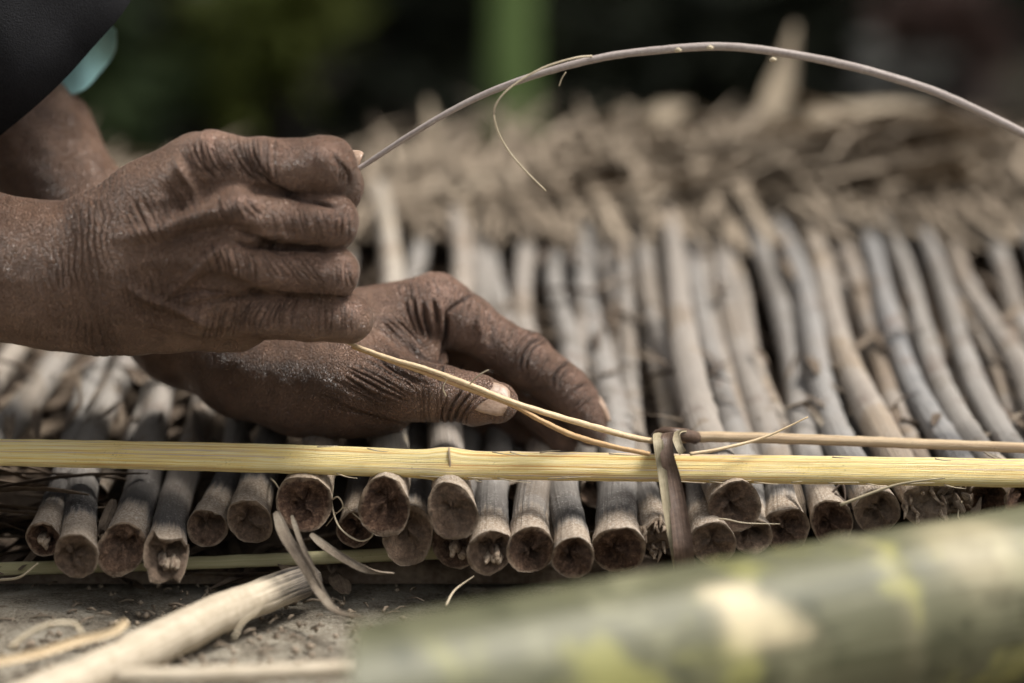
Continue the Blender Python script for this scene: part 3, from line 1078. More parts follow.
tube(c3, q3, np.interp(np.linspace(0, 1, 40), [0, .5, 1], [.0008, .0007, .0003]), 6)
tag(obj('cord_tail', c3, M_CORD, origin=q3[0]), 'loose pointed cord tail sticking up right of the leaf tie', 'cord')

# the vine: arcs out of the top of the fist
vb = MB()
qv = spline([P(262, 222, .040), P(318, 190, .034), P(352, 172, .030), P(372, 160, .030), P(415, 132, .028), P(470, 101, .026), P(530, 77, .024), P(600, 58, .022), P(660, 50, .020), P(725, 46.5, .018), P(790, 54, .014), P(850, 66, .010), P(900, 80, .006), P(950, 98, .002), P(1030, 137, -.004), P(1120, 188, -.01), P(1220, 255, -.02)], 160)
tube(vb, qv, np.interp(np.linspace(0, 1, 160), [0, .10, .2, .5, 1], [.0009, .0010, .0012, .0017, .0018]), 10, noise=.06, seed=12)
vine = empty('vine', qv[0])
tag(vine, 'long thin mauve brown vine arching out of the fist to the right', 'vine')
obj('stem', vb, M_VINE, vine)
sb = MB()
for px, py in ((678, 50.5), (710, 48), (773, 60)):
    c = P(px, py, .012)
    tube(sb, [c + [-.0014, 0, 0], c + [0, -.0004, .0003], c + [.0014, 0, 0]], [.0005, .0010, .0005], 6)
    obj('bud_scar', sb, M_HAIR, vine)
    sb = MB()
hb = MB()
tube(hb, spline([P(592, 56, .021), P(575, 58, .018), P(545, 67, .016), P(518, 82, .015), P(500, 98, .014), P(494, 115, .014), P(502, 140, .014), P(520, 165, .014), P(546, 191, .014)], 60), np.interp(np.linspace(0, 1, 60), [0, .5, 1], [.00045, .0004, .0003]), 6)
obj('peeled_fibre', hb, M_HAIR, vine)
hb = MB()
tube(hb, spline([P(566, 72, .02), P(562, 78, .02), P(559, 86, .02)], 10), .0003, 5)
obj('peeled_fibre', hb, M_HAIR, vine)


def hair(pts, r, label, mat=None, name='fibre', cat='fibre', group='loose fibres'):
    b = MB()
    q = spline(pts, 36)
    tube(b, q, np.interp(np.linspace(0, 1, 36), [0, .4, 1], [r, r * .9, r * .4]), 6)
    o = obj(name, b, mat or M_HAIR, origin=q[0])
    return tag(o, label, cat, group)


hair([P(840, 505, .0), P(880, 490, .002), P(905, 483, .003), P(945, 478, .0035)], .0007, 'pale green splinter peeling from the lath above the cut ends on the right', M_TIE2)
hair([P(835, 493, .03), P(848, 505, .028), P(866, 527, .026)], .0006, 'dark bent twig fibre above the pale cut stick', M_DARKFIBRE)
hair([P(830, 495, .032), P(842, 484, .034), P(845, 500, .03), P(838, 505, .028)], .0006, 'small dark looped fibre under the lath', M_DARKFIBRE)
hair([P(966, 484, .04), P(962, 500, .02), P(958, 515, .01), P(962, 522, .008)], .0005, 'upright pale fibre over the brown clump')
hair([P(333, 482, .03), P(332, 505, .012), P(340, 528, .004), P(360, 541, .002), P(373, 533, .006), P(355, 515, .012), P(343, 508, .012), P(326, 526, .014)], .00045, 'fine tangled loop of fibre between the raised sticks')
hair([P(331, 500, .012), P(338, 497, .010), P(343, 506, .010), P(336, 513, .011), P(330, 507, .012)], .0004, 'tiny ring of fibre on the tangled loop')
hair([P(270, 478, .045), P(276, 484, .02), P(282, 495, .01), P(284, 510, .005)], .0004, 'hair thin fibre hanging beside the peeled spot')
hair([P(446, 605, -.03), P(455, 590, -.02), P(474, 576, -.012)], .0005, 'short straw fibre rising from behind the green culm')
hair([P(0, 580, .0), P(20, 577, -.01), P(38, 563, -.012)], .0006, 'curved straw fibre at the left frame edge under the lath')
hair([P(234, 638, -.10), P(243, 622, -.09), P(256, 612, -.08), P(262, 602, -.075)], .0004, 'pale splinter lifted off the peeled stick')
hair([P(704, 523, .004), P(722, 519, .0), P(745, 523, -.004), P(780, 524, .0)], .0004, 'thin fibre stretched across two cut ends right of the tie')
hair([P(470, 384, .0068), P(478, 376, .0040), P(486, 371, .0030), P(489, 370, .0030)], .00035, 'little hooked fibre standing off the cord above the thumb')
hair([P(446, 396, .008), P(443, 388, .006), P(447, 379, .0065)], .00035, 'tiny white fibre stuck to the thumb')

# dry straps hanging off the sticks, near the peeled stick
def strap(pts, w, label, mat=None, side=(1, 0, .3)):
    b = MB()
    q = spline(pts, 26)
    ribbon(b, q, np.interp(np.linspace(0, 1, 26), [0, .1, .6, 1], [.6, 1, .9, .15]) * w, side=side, fold=.3, thick=.0006)
    return tag(obj('dry_strap', b, mat or M_STRAP, origin=q[0]), label, 'leaf strap', 'dry leaf straps hanging from the mat')


strap([P(276, 512, -.004), P(285, 535, -.022), P(302, 562, -.028), P(318, 588, -.032), P(336, 610, -.05), P(362, 616, -.065)], .0050, 'dry split leaf strap hanging past the charred end of the peeled stick')
strap([P(311, 534, -.004), P(330, 549, -.012), P(350, 562, -.015), P(372, 572, -.016), P(394, 573, -.012)], .0036, 'dry leaf strap swept right along the lower lath')
strap([P(292, 516, -.002), P(300, 540, -.018), P(312, 566, -.026), P(325, 592, -.034)], .0022, 'narrow leaf shred beside the hanging strap')
strap([P(795, 478, .03), P(800, 495, .02), P(806, 515, .012)], .0035, 'brown shred between two stick ends right of the tie', M_LITTER)
strap([P(787, 408, .11), P(808, 405, .115), P(822, 422, .11), P(832, 438, .10)], .0042, 'bent tan leaf shred lying on the sticks above the cane')
strap([P(850, 412, .12), P(868, 418, .122), P(886, 426, .12)], .0052, 'short tan leaf scrap on the sticks right of the bent shred')
strap([P(980, 440, .09), P(1000, 428, .115), P(1024, 414, .13), P(1060, 398, .15)], .0046, 'brown twig like leaf rib fallen across the sticks at the right edge')
strap([P(985, 452, .035), P(1005, 462, .022), P(1024, 470, .012)], .0016, 'thin tan splinter between cane and lath at the right edge')
strap([P(112, 500, .03), P(105, 517, .016), P(103, 531, .01), P(108, 523, .012)], .0060, 'curled brown leaf scrap wedged between two dark sticks', M_LITTER)

# brown crumbling clump between the right-hand ends
kb = MB()
cc = P(955, 500, .02)
for i in range(34):
    d = RNG.normal(0, 1, 3) * [.0038, .003, .0045]
    e = RNG.normal(0, 1, 3) * [.003, .003, .005]
    tube(kb, spline([cc + d, cc + d + e * .5 + RNG.normal(0, .001, 3), cc + d + e], 6), np.array([.0008, .0016, .0018, .0015, .001, .0004]), 6, noise=.3, seed=i)
tag(obj('leaf_sheath_clump', kb, M_LITTER, origin=cc), 'crumbling brown leaf sheath stuck between two cut ends on the right', 'leaf sheath')

# ------------------------------------------------------------------ sticks lying on the ground in front
A0, A1 = P(312, 577, .0), P(-60, 742, -.17)
path = spline([A0, A0 * .72 + A1 * .28 + np.array([0, 0, .0015]), A0 * .4 + A1 * .6, A1, A1 + (A1 - A0) * .25], 60)
b = MB()
tube(b, path, np.interp(np.linspace(0, 1, 60), [0, .03, .15, .4, 1], [.0062, .0074, .0084, .0092, .0098]), 9, noise=.12, seed=5, flat=.9)
tag(obj('peeled_stick', b, M_CHARRED, origin=path[0]), 'pale peeled stick with a charred tip slanting across the bare ground', 'stick')
b = MB()
q = spline([P(118, 676, -.145), P(230, 674, -.145), P(352, 668, -.14)], 40)
tube(b, q, .0042, 8, noise=.12, seed=7, flat=.7)
tag(obj('wood_strip', b, M_WOOD, origin=q[0]), 'blurred pale wood strip flat on the ground beside the green culm', 'wood strip')
b = MB()
q = spline([P(-40, 668, -.13), P(30, 655, -.115), P(80, 640, -.10), P(112, 632, -.095), P(126, 622, -.09)], 40)
ribbon(b, q, .0034, side=(0, .4, 1), fold=.2, thick=.0012)
tag(obj('orange_peel_strip', b, M_CORD, origin=q[0]), 'tan orange peel strip curving on the ground at lower left', 'peel strip')
b = MB()
q = spline([P(10, 648, -.10), P(28, 634, -.095), P(52, 624, -.092), P(74, 624, -.09), P(82, 634, -.095)], 40)
tube(b, q, .0009, 7)
tag(obj('curled_peel', b, M_HAIR, origin=q[0]), 'pale curled peel arching over the soil above the orange strip', 'peel strip')

# the thick green culm in front
TL, TR = P(350, 645, -.25), P(1024, 500, -.105)
R_ = .033
ax = TR - TL
ax = ax / np.linalg.norm(ax)
perp = np.cross(ax, [0, 0, 1])
perp /= np.linalg.norm(perp)
C0 = TL + np.array([0, 0, -R_ * .98]) - perp * -.0
C0[2] = R_ - .004
L = 1.15
n = 220
u = np.linspace(-.06, L, n)
cu = C0[None] + ax[None] * u[:, None] * [1, 1, .02]
cu[:, 2] = R_ - .003 + np.linspace(-.006, .018, n)
rad = R_ * np.ones(n)
patchx = P(760, 630, -.18)[0]
NODEU = None
for nd in (float((P(858, 600, -.15)[0] - C0[0]) / ax[0]), float((P(858, 600, -.15)[0] - C0[0]) / ax[0]) + .33):
    rad = rad * (1 + .035 * np.exp(-((u - nd) / .004) ** 2) - .02 * np.exp(-((u - nd - .009) / .004) ** 2))
culm = empty('green_culm', (C0[0], C0[1], 0))
tag(culm, 'thick mottled green bamboo culm lying out of focus in front', 'bamboo culm')
b = MB()
tube(b, cu, rad, 48, caps=False)
XCUT = P(352, 650, -.26)[0]
b.v = [tuple(np.array(p_) + ax * max(0.0, XCUT - p_[0]) / ax[0]) for p_ in b.v]
endring = [np.array(p_) for p_ in b.v[:48]]
co = obj('culm_wall', b, M_CULM, culm)
# scraped cream patches: an attribute on the skin of the culm
vv = np.array(b.v)
at = co.data.attributes.new('patch', 'FLOAT', 'POINT')
pc = P(752, 632, -.20)
uu = (vv - C0) @ ax
hh = vv[:, 2]
ui = uu - (pc - C0) @ ax
side_front = ((vv - C0) @ perp)
if (CAM - C0) @ perp < 0:
    side_front = -side_front
vang = np.arctan2(vv[:, 2] - R_, side_front)       # 0 = facing the camera, pi/2 = top
da = (vang - .62)
wid = .010 + .016 * np.clip(-da * 1.1 + .1, 0, .8)
pa = 1 / (1 + np.exp((np.abs(ui + da * .014) - wid) / .0012)) / (1 + np.exp((np.abs(da) - .42) / .035))
ui2 = uu - ((P(865, 600, -.15) - C0) @ ax)
pa2 = .16 / (1 + np.exp((np.abs(ui2) - .0035) / .0015)) * (vang > -.4)
ui3 = uu - ((P(955, 560, -.13) - C0) @ ax)
pa3 = .55 / (1 + np.exp((np.hypot(ui3, (vang - 1.0) * .03) - .018) / .004))
at.data.foreach_set('value', np.clip(pa * .95 + pa2 + pa3, 0, 1).astype(np.float32))
b = MB()
ec = np.mean(endring, axis=0)
ringv = [ec + (p_ - ec) * q_ + np.array([d_, 0, 0]) for (q_, d_) in ((1.0, -.0003), (.80, -.0005), (.78, .004), (.35, .007)) for p_ in endring] + [ec + np.array([.008, 0, 0])]
rf = [(k_ * 48 + i, k_ * 48 + (i + 1) % 48, (k_ + 1) * 48 + (i + 1) % 48, (k_ + 1) * 48 + i) for k_ in range(3) for i in range(48)]
rf += [(144 + i, 144 + (i + 1) % 48, 192) for i in range(48)]
b.add(ringv, rf)
obj('cut_end', b, M_LATH2, culm)

exec_person = True
# ------------------------------------------------------------------ the person
class Prim:
    __slots__ = ('a', 'b', 'ra', 'rb', 'ax', 'fl')

    def __init__(s, a, b, ra, rb, ax=None, fl=1.0):
        s.a, s.b, s.ra, s.rb, s.ax, s.fl = np.asarray(a, float), np.asarray(b, float), ra, rb, ax, fl

    def d(s, p):
        ab = s.b - s.a
        pa = p - s.a
        if s.ax is None:
            t = np.clip(pa @ ab / (ab @ ab + 1e-12), 0, 1)
            q = pa - t[:, None] * ab
            return np.sqrt((q * q).sum(1)) - (s.ra + (s.rb - s.ra) * t)
        t = np.clip(pa @ ab / (ab @ ab + 1e-12), 0, 1)
        q = pa - t[:, None] * ab
        q = q + (q @ s.ax)[:, None] * s.ax * (s.fl - 1)
        return (np.sqrt((q * q).sum(1)) - (s.ra + (s.rb - s.ra) * t)) / (1 + (s.fl - 1) * .5)


def smin(a, b, k):
    h = np.clip(.5 + .5 * (b - a) / k, 0, 1)
    return b * (1 - h) + a * h - k * h * (1 - h)


def J(px, py, Y):
    return P(px, py, Y)


def chain(js):
    """js: list of (px, py, Y, rpx)"""
    out = []
    for (x0, y0, d0, r0), (x1, y1, d1, r1) in zip(js[:-1], js[1:]):
        out.append(Prim(J(x0, y0, d0), J(x1, y1, d1), RP(r0, d0), RP(r1, d1)))
    return out


class Hand:
    def __init__(s, palm, kp, fingers, kf=.0022, kj=.006, kx=.0007):
        s.palm, s.kp, s.fingers, s.kf, s.kj, s.kx = palm, kp, fingers, kf, kj, kx

    def d(s, p):
        D = None
        for pr in s.palm:
            e = pr.d(p)
            D = e if D is None else smin(D, e, s.kp)
        out = None
        for fi in s.fingers:
            prims, kj = fi
            F = None
            for pr in prims:
                e = pr.d(p)
                F = e if F is None else smin(F, e, s.kf)
            e = smin(D, F, kj)
            out = e if out is None else smin(out, e, s.kx)
        return D if out is None else out


def grid_sdf(fn, lo, hi, h):
    lo, hi = np.array(lo), np.array(hi)
    n = np.ceil((hi - lo) / h).astype(int) + 1
    c = 4
    nc = (n + c - 1) // c + 1
    I = np.stack(np.meshgrid(*[np.arange(m) for m in nc], indexing='ij'), -1).reshape(-1, 3)
    dc = fn(lo + I * (h * c)).reshape(nc)
    vol = np.repeat(np.repeat(np.repeat(dc, c, 0), c, 1), c, 2)[:n[0], :n[1], :n[2]].astype(np.float32)
    act = np.abs(dc) < h * c * 1.9
    act = np.repeat(np.repeat(np.repeat(act, c, 0), c, 1), c, 2)
    act = act[:n[0], :n[1], :n[2]]
    idx = np.argwhere(act)
    for a in range(0, len(idx), 400000):
        ii = idx[a:a + 400000]
        vol[ii[:, 0], ii[:, 1], ii[:, 2]] = fn(lo + ii * h)
    return vol, lo, h


def surface_nets(vol, lo, h):
    n = np.array(vol.shape)
    ins = vol < 0
    c = n - 1
    cnt = np.zeros(c, np.int8)
    for a in (0, 1):
        for b in (0, 1):
            for d in (0, 1):
                cnt += ins[a:a + c[0], b:b + c[1], d:d + c[2]]
    cells = np.argwhere((cnt > 0) & (cnt < 8))
    vid = -np.ones(c, np.int32)
    vid[tuple(cells.T)] = np.arange(len(cells))
    acc = np.zeros((len(cells), 3))
    num = np.zeros(len(cells))
    for ax_ in range(3):
        o = [k for k in range(3) if k != ax_]
        for a in (0, 1):
            for b in (0, 1):
                d0 = np.zeros(3, int)
                d0[o[0]], d0[o[1]] = a, b
                d1 = d0.copy()
                d1[ax_] = 1
                v0 = vol[tuple((cells + d0).T)]
                v1 = vol[tuple((cells + d1).T)]
                m = (v0 < 0) != (v1 < 0)
                t = np.where(m, v0 / np.where(m, v0 - v1, 1), 0)
                q = d0 + (d1 - d0) * t[:, None]
                acc[m] += q[m]
                num[m] += 1
    V = lo + (cells + acc / num[:, None]) * h
    F = []
    for ax_ in range(3):
        o = [(ax_ + 1) % 3, (ax_ + 2) % 3]
        sl0 = [slice(1, -1)] * 3
        sl0[ax_] = slice(0, -1)
        sl1 = [slice(1, -1)] * 3
        sl1[ax_] = slice(1, None)
        a, b = ins[tuple(sl0)], ins[tuple(sl1)]
        e = np.argwhere(a != b)
        off = np.ones(3, int)
        off[ax_] = 0
        g = e + off
        flip = a[tuple(e.T)]
        q = []
        for (u_, v_) in ((-1, -1), (0, -1), (0, 0), (-1, 0)):
            k = g.copy()
            k[:, o[0]] += u_
            k[:, o[1]] += v_
            q.append(vid[tuple(k.T)])
        q = np.stack(q, 1)
        q[~flip] = q[~flip][:, ::-1]
        F.append(q)
    F = np.vstack(F)
    F = F[(F >= 0).all(1)]
    return V, F


def project(fn, V, it=2, eps=.0003):
    for _ in range(it):
        d = fn(V)
        g = np.stack([fn(V + e) - fn(V - e) for e in np.eye(3) * eps], 1) / (2 * eps)
        g2 = (g * g).sum(1)
        step = np.clip(d / np.maximum(g2, .25), -.0008, .0008)
        V = V - g * step[:, None]
    return V


def subdiv(V, F):
    e = np.stack([F, np.roll(F, -1, 1)], 2).reshape(-1, 2)
    es = np.sort(e, 1)
    key = es[:, 0].astype(np.int64) * len(V) + es[:, 1]
    uq, inv = np.unique(key, return_inverse=True)
    mid = (V[uq // len(V)] + V[uq % len(V)]) / 2
    fc = V[F].mean(1)
    n, m = len(V), len(uq)
    em = inv.reshape(-1, 4) + n
    fi = np.arange(len(F)) + n + m
    out = []
    for k in range(4):
        out.append(np.stack([F[:, k], em[:, k], fi, em[:, (k - 1) % 4]], 1))
    return np.vstack([V, mid, fc]), np.vstack(out)


def vnormals(V, F):
    a = V[F[:, 2]] - V[F[:, 0]]
    b = V[F[:, 3]] - V[F[:, 1]]
    fn_ = np.cross(a, b)
    N_ = np.zeros_like(V)
    for k in range(4):
        np.add.at(N_, F[:, k], fn_)
    return N_ / (np.linalg.norm(N_, axis=1)[:, None] + 1e-15)


def relax(V, F, it, lam=.5):
    for _ in range(it):
        acc = np.zeros_like(V)
        num = np.zeros(len(V))
        for k in range(4):
            np.add.at(acc, F[:, k], V[F[:, (k + 1) % 4]])
            np.add.at(num, F[:, k], 1)
            np.add.at(acc, F[:, k], V[F[:, (k - 1) % 4]])
            np.add.at(num, F[:, k], 1)
        V = V + lam * (acc / np.maximum(num, 1)[:, None] - V)
    return V


def seg_dist(XY, a, b):
    ab = b - a
    t = np.clip(((XY - a) @ ab) / (ab @ ab + 1e-12), 0, 1)
    return np.linalg.norm(XY - a - t[:, None] * ab, axis=1), t


# sculpted folds and veins: polylines in the plane of the hand (x, z), pushed along the surface normal
def strokes(V, Nn, disp, crease, lst, Y, ymax):
    XZ = V[:, [0, 2]]
    facing = np.clip((-Nn[:, 1] + .15) / .35, 0, 1) * (V[:, 1] < ymax)
    for pts, wpx, amp, darken in lst:
        q = spline([P(x, y, Y)[[0, 2]].tolist() + [0] for x, y in pts], max(6, 5 * len(pts)))[:, :2]
        w = RP(wpx, Y)
        lo, hi = q.min(0) - 4 * w, q.max(0) + 4 * w
        m = np.where((XZ >= lo).all(1) & (XZ <= hi).all(1) & (facing > 0))[0]
        if not len(m):
            continue
        best = np.full(len(m), 1e9)
        tt = np.zeros(len(m))
        for i in range(len(q) - 1):
            d, t = seg_dist(XZ[m], q[i], q[i + 1])
            u = d < best
            best[u] = d[u]
            tt[u] = (i + t[u]) / (len(q) - 1)
        fade = np.clip(np.minimum(tt, 1 - tt) * 6, 0, 1)
        g = np.exp(-(best / w) ** 2) * facing[m] * (.25 + .75 * fade)
        disp[m] += amp * (.0020 if amp < 0 else .0020) * g
        if amp < 0 and darken:
            crease[m] = np.maximum(crease[m], g * darken)


def grooves(u, lam, sharp=3.0):
    return (1 - np.abs(np.sin(PI * u / lam))) ** sharp


# ---- right hand: a fist, thumb side up, back of the hand to the camera
YA = np.array([0, 1.0, 0])
r_palm = [
    Prim(J(-330, 268, .028), J(-60, 262, .016), RP(88, .02), RP(78, .01), YA, 1.22),
    Prim(J(-60, 262, .016), J(62, 277, .010), RP(80, .01), RP(67, .01), YA, 1.42),
    Prim(J(62, 277, .010), J(118, 273, .008), RP(67, .01), RP(70, .01), YA, 1.5),
    Prim(J(98, 246, .012), J(150, 213, .012), RP(38, 0), RP(40, 0)),
    Prim(J(105, 222, .006), J(212, 162, .004), RP(32, 0), RP(27.5, 0)),
    Prim(J(110, 246, .002), J(237, 213, -.0075), RP(30, 0), RP(25, 0)),
    Prim(J(110, 275, .002), J(226, 260, -.007), RP(32, 0), RP(25, 0)),
    Prim(J(115, 302, .006), J(206, 304, -.001), RP(34, 0), RP(27, 0)),
    Prim(J(110, 312, .016), J(240, 322, .014), RP(42, 0), RP(29, 0)),
    Prim(J(150, 250, .022), J(240, 240, .026), RP(62, 0), RP(58, 0)),
    Prim(J(135, 190, .014), J(196, 162, .014), RP(20, 0), RP(28, 0)),
    Prim(J(262, 210, .026), J(268, 296, .024), RP(34, 0), RP(34, 0)),
]
r_fing = [
    (chain([(214, 164, .003, 27), (262, 166, .002, 27.5), (300, 168, .003, 28.5), (324, 167, .002, 31), (338, 186, .022, 25), (338, 193, .034, 22.5), (285, 196, .048, 21), (262, 198, .045, 19)]), .007),
    (chain([(238, 214, -.006, 25), (282, 220, -.005, 24.5), (306, 221, -.004, 25), (329, 221, -.002, 28), (331, 226, .020, 25), (328, 228, .034, 22), (280, 226, .047, 20), (258, 226, .045, 18)]), .007),
    (chain([(228, 262, -.006, 25), (280, 269, -.004, 24.5), (306, 272, -.003, 25), (332, 273, -.002, 26.5), (333, 276, .018, 24), (328, 276, .032, 21), (280, 274, .045, 19), (258, 272, .043, 17)]), .007),
    (chain([(206, 306, .001, 25), (268, 315, .0, 24), (310, 317, .0, 24), (346, 318, .001, 24.5), (350, 320, .016, 22), (344, 320, .028, 19), (300, 318, .040, 17), (275, 316, .040, 15)]), .007),
    (chain([(130, 215, .030, 34), (205, 188, .044, 27), (282, 170, .050, 23), (326, 164, .046, 20), (340, 166, .042, 15)]), .008),
]
right = Hand(r_palm, .009, r_fing)

# ---- left hand: palm down behind the fist, thumb toward the camera, fingers over the sticks
fl = np.array([.2, 1.0, .1])
fl /= np.linalg.norm(fl)
l_palm = [
    Prim(J(45, 135, .135) + np.array([-.68, -.22, .68]) * .09, J(34, 140, .135), RP(62, .13), RP(55, .13)),
    Prim(J(34, 140, .135), J(108, 254, .110), RP(55, .12), RP(52, .11)),
    Prim(J(108, 254, .110), J(185, 330, .098), RP(53, .1), RP(50, .1)),
    Prim(J(185, 330, .098), J(240, 357, .088), RP(50, .1), RP(49, .1)),
    Prim(J(235, 350, .084), J(434, 306, .082), RP(42, .09), RP(29.5, .09)),
    Prim(J(240, 352, .100), J(425, 318, .104), RP(42, .1), RP(28, .1)),
    Prim(J(240, 358, .116), J(408, 334, .124), RP(42, .1), RP(27, .1)),
    Prim(J(240, 365, .128), J(385, 352, .142), RP(40, .1), RP(25, .1)),
    Prim(J(245, 372, .072), J(345, 385, .058), RP(46, .07), RP(44, .06)),
    Prim(J(300, 398, .066), J(385, 402, .060), RP(36, .07), RP(32, .06)),
    Prim(J(330, 350, .070), J(408, 338, .076), RP(30, .07), RP(24, .08)),
    Prim(J(345, 372, .060), J(430, 362, .066), RP(24, .06), RP(15, .07)),
]
l_fing = [
    (chain([(345, 382, .056, 40), (395, 390, .046, 33), (444, 394, .038, 28.5), (474, 399, .035, 26.5), (497, 403, .034, 21)]), .010),
    (chain([(436, 305, .080, 29), (466, 323, .079, 28), (494, 341, .079, 25.5), (526, 359, .078, 27.5), (552, 379, .080, 22.5), (566, 390, .080, 23), (577, 401, .081, 22), (588, 420, .081, 19.5), (592, 432, .080, 16)]), .008),
    (chain([(425, 318, .104, 28), (478, 352, .103, 27), (516, 386, .101, 26), (546, 418, .094, 22), (562, 440, .086, 17)]), .007),
    (chain([(408, 334, .124, 27), (465, 372, .122, 26), (500, 402, .118, 23), (526, 428, .108, 20), (540, 444, .098, 16)]), .007),
    (chain([(385, 352, .142, 24), (440, 385, .138, 22), (475, 410, .132, 20), (500, 432, .122, 17)]), .007),
]
left = Hand(l_palm, .012, l_fing, kf=.0022, kx=.0008)


def build_hand(fn, lo, hi, h, st, Y, ymax, knuckles, extra=None, seed=1):
    vol, lo_, h_ = grid_sdf(fn, lo, hi, h)
    V, F = surface_nets(vol, lo_, h_)
    V = project(fn, V, 2)
    V = relax(V, F, 1, .4)
    V, F = subdiv(V, F)
    V = relax(V, F, 1, .4)
    Nn = vnormals(V, F)
    disp = np.zeros(len(V))
    cr = np.zeros(len(V))
    disp += .00055 * vnoise(V, 75, seed) + .00028 * vnoise(V, 210, seed + 1)
    if extra:
        extra(V, Nn, disp, cr)
    strokes(V, Nn, disp, cr, st, Y, ymax)
    kn = np.zeros(len(V))
    for (px, py, Yk, rp, am) in knuckles:
        c = P(px, py, Yk)
        kn = np.maximum(kn, am * np.exp(-(np.linalg.norm((V - c) * [1, .6, 1], axis=1) / RP(rp, Yk)) ** 2))
    kn *= np.clip(.75 + .6 * vnoise(V, 260, seed + 5), 0, 1.3)
    V = V + Nn * disp[:, None]
    return V, F, cr, kn


g_ = np.random.default_rng(21)


def fan(a0, a1, b0, b1, n, w, amp, darken, bend=(0, 0), jit=1.2):
    """n lines sweeping from segment a (starts) to segment b (ends)"""
    out = []
    for i in range(n):
        t = (i + g_.uniform(-.25, .25)) / max(1, n - 1)
        p = np.array(a0) * (1 - t) + np.array(a1) * t + g_.normal(0, jit, 2)
        q = np.array(b0) * (1 - t) + np.array(b1) * t + g_.normal(0, jit, 2)
        m = (p + q) / 2 + np.array(bend) + g_.normal(0, jit, 2)
        k0, k1 = g_.uniform(0, .15), g_.uniform(.85, 1)
        out.append(([tuple(p + (q - p) * k0), tuple(m), tuple(p + (q - p) * k1)], w * g_.uniform(.8, 1.2), amp * g_.uniform(.5, 1.25), darken))
    return out


RST = [
    # veins and tendons on the back of the fist
    ([(120, 236), (165, 228), (200, 214), (232, 206)], 7.5, 1.0, 0),
    ([(128, 262), (170, 258), (205, 258)], 8, .5, 0),
    ([(160, 300), (185, 282), (210, 258), (228, 242)], 4.5, 1.1, 0),
    ([(128, 285), (150, 298), (172, 306), (196, 318), (215, 332)], 5, 1.1, 0),
    ([(172, 306), (200, 296), (232, 292), (258, 288)], 4, .8, 0),
    ([(176, 165), (184, 176), (192, 188), (196, 200)], 5, 1.1, 0),
    ([(150, 205), (172, 196), (192, 192)], 5, .5, 0),
    ([(248, 240), (268, 236), (300, 238)], 4, .6, 0),
    ([(140, 320), (180, 330), (225, 338)], 6, .5, 0),
    # hollows between tendons
    ([(160, 243), (200, 231), (236, 226), (262, 236)], 7, -1.2, .15),
    ([(150, 212), (185, 203), (212, 192)], 9, -.8, 0),
    ([(168, 188), (176, 199), (184, 210)], 4.5, -.8, .1),
    ([(170, 316), (195, 328), (225, 336)], 5, -.7, .1),
    ([(180, 292), (210, 276), (240, 284), (262, 296)], 6, -1.0, .15),
    ([(250, 188), (268, 190), (285, 196)], 4, -.7, .2),
    # deep folds where the fingers leave the hand
    ([(262, 176), (272, 187), (288, 195), (315, 201), (340, 208)], 2.2, -1.1, .8),
    ([(258, 236), (272, 246), (300, 248), (335, 250)], 2.2, -.9, .8),
    ([(262, 290), (290, 296), (330, 298), (346, 300)], 2.2, -.9, .8),
    ([(236, 240), (252, 246), (272, 244), (284, 236)], 2.0, -.7, .6),
    # knuckle bosses
    ([(236, 204), (246, 207)], 9, 1.0, 0),
    ([(222, 252), (236, 256)], 9, .8, 0),
    ([(196, 140), (212, 146)], 12, .6, 0),
    ([(316, 152), (332, 158)], 10, .7, 0),
    ([(338, 216), (342, 226)], 9, .5, 0),
]
RST += fan((222, 138), (246, 138), (256, 186), (276, 186), 8, 1.15, -.55, .8, (-2, 4))
RST += fan((196, 142), (222, 140), (212, 176), (246, 178), 8, 1.1, -.42, .7, (-1, 2))
RST += fan((250, 137), (274, 138), (254, 172), (276, 186), 5, 1.1, -.42, .7, (1, 0), .8)
RST += fan((176, 150), (200, 142), (196, 172), (226, 182), 7, 1.0, -.32, .55, (0, 3))
RST += fan((216, 196), (250, 196), (228, 222), (268, 216), 9, 1.0, -.32, .55)
RST += fan((206, 240), (250, 246), (214, 274), (258, 284), 11, 1.0, -.34, .55, (2, 0))
RST += fan((258, 250), (300, 252), (276, 280), (330, 286), 9, 1.0, -.24, .4)
RST += fan((272, 208), (320, 206), (282, 238), (332, 240), 9, 1.0, -.22, .4)
RST += fan((252, 298), (298, 298), (236, 330), (288, 330), 10, 1.0, -.42, .65, (-3, 0))
RST += fan((210, 310), (250, 300), (200, 345), (236, 338), 7, 1.1, -.35, .55)
RST += fan((332, 150), (342, 160), (340, 186), (350, 188), 4, 1.1, -.5, .7, (3, 0), .6)
RST += fan((336, 206), (346, 210), (336, 240), (348, 240), 4, 1.0, -.3, .5)
RST += fan((338, 256), (348, 258), (338, 288), (350, 290), 4, 1.0, -.3, .5)
RST += fan((318, 302), (352, 304), (318, 336), (352, 338), 6, 1.0, -.25, .4)
RST += fan((120, 200), (180, 170), (150, 250), (210, 220), 16, 1.1, -.2, .35)
RST += fan((120, 260), (200, 280), (130, 320), (200, 330), 16, 1.1, -.2, .35)
# pleats between ring and middle finger roots
RST += fan((232, 230), (262, 244), (290, 236), (300, 250), 5, 1.3, -.4, .55, (0, 3))
RST += fan((150, 298), (170, 308), (240, 290), (256, 298), 5, 1.2, -.35, .5, (0, -3))


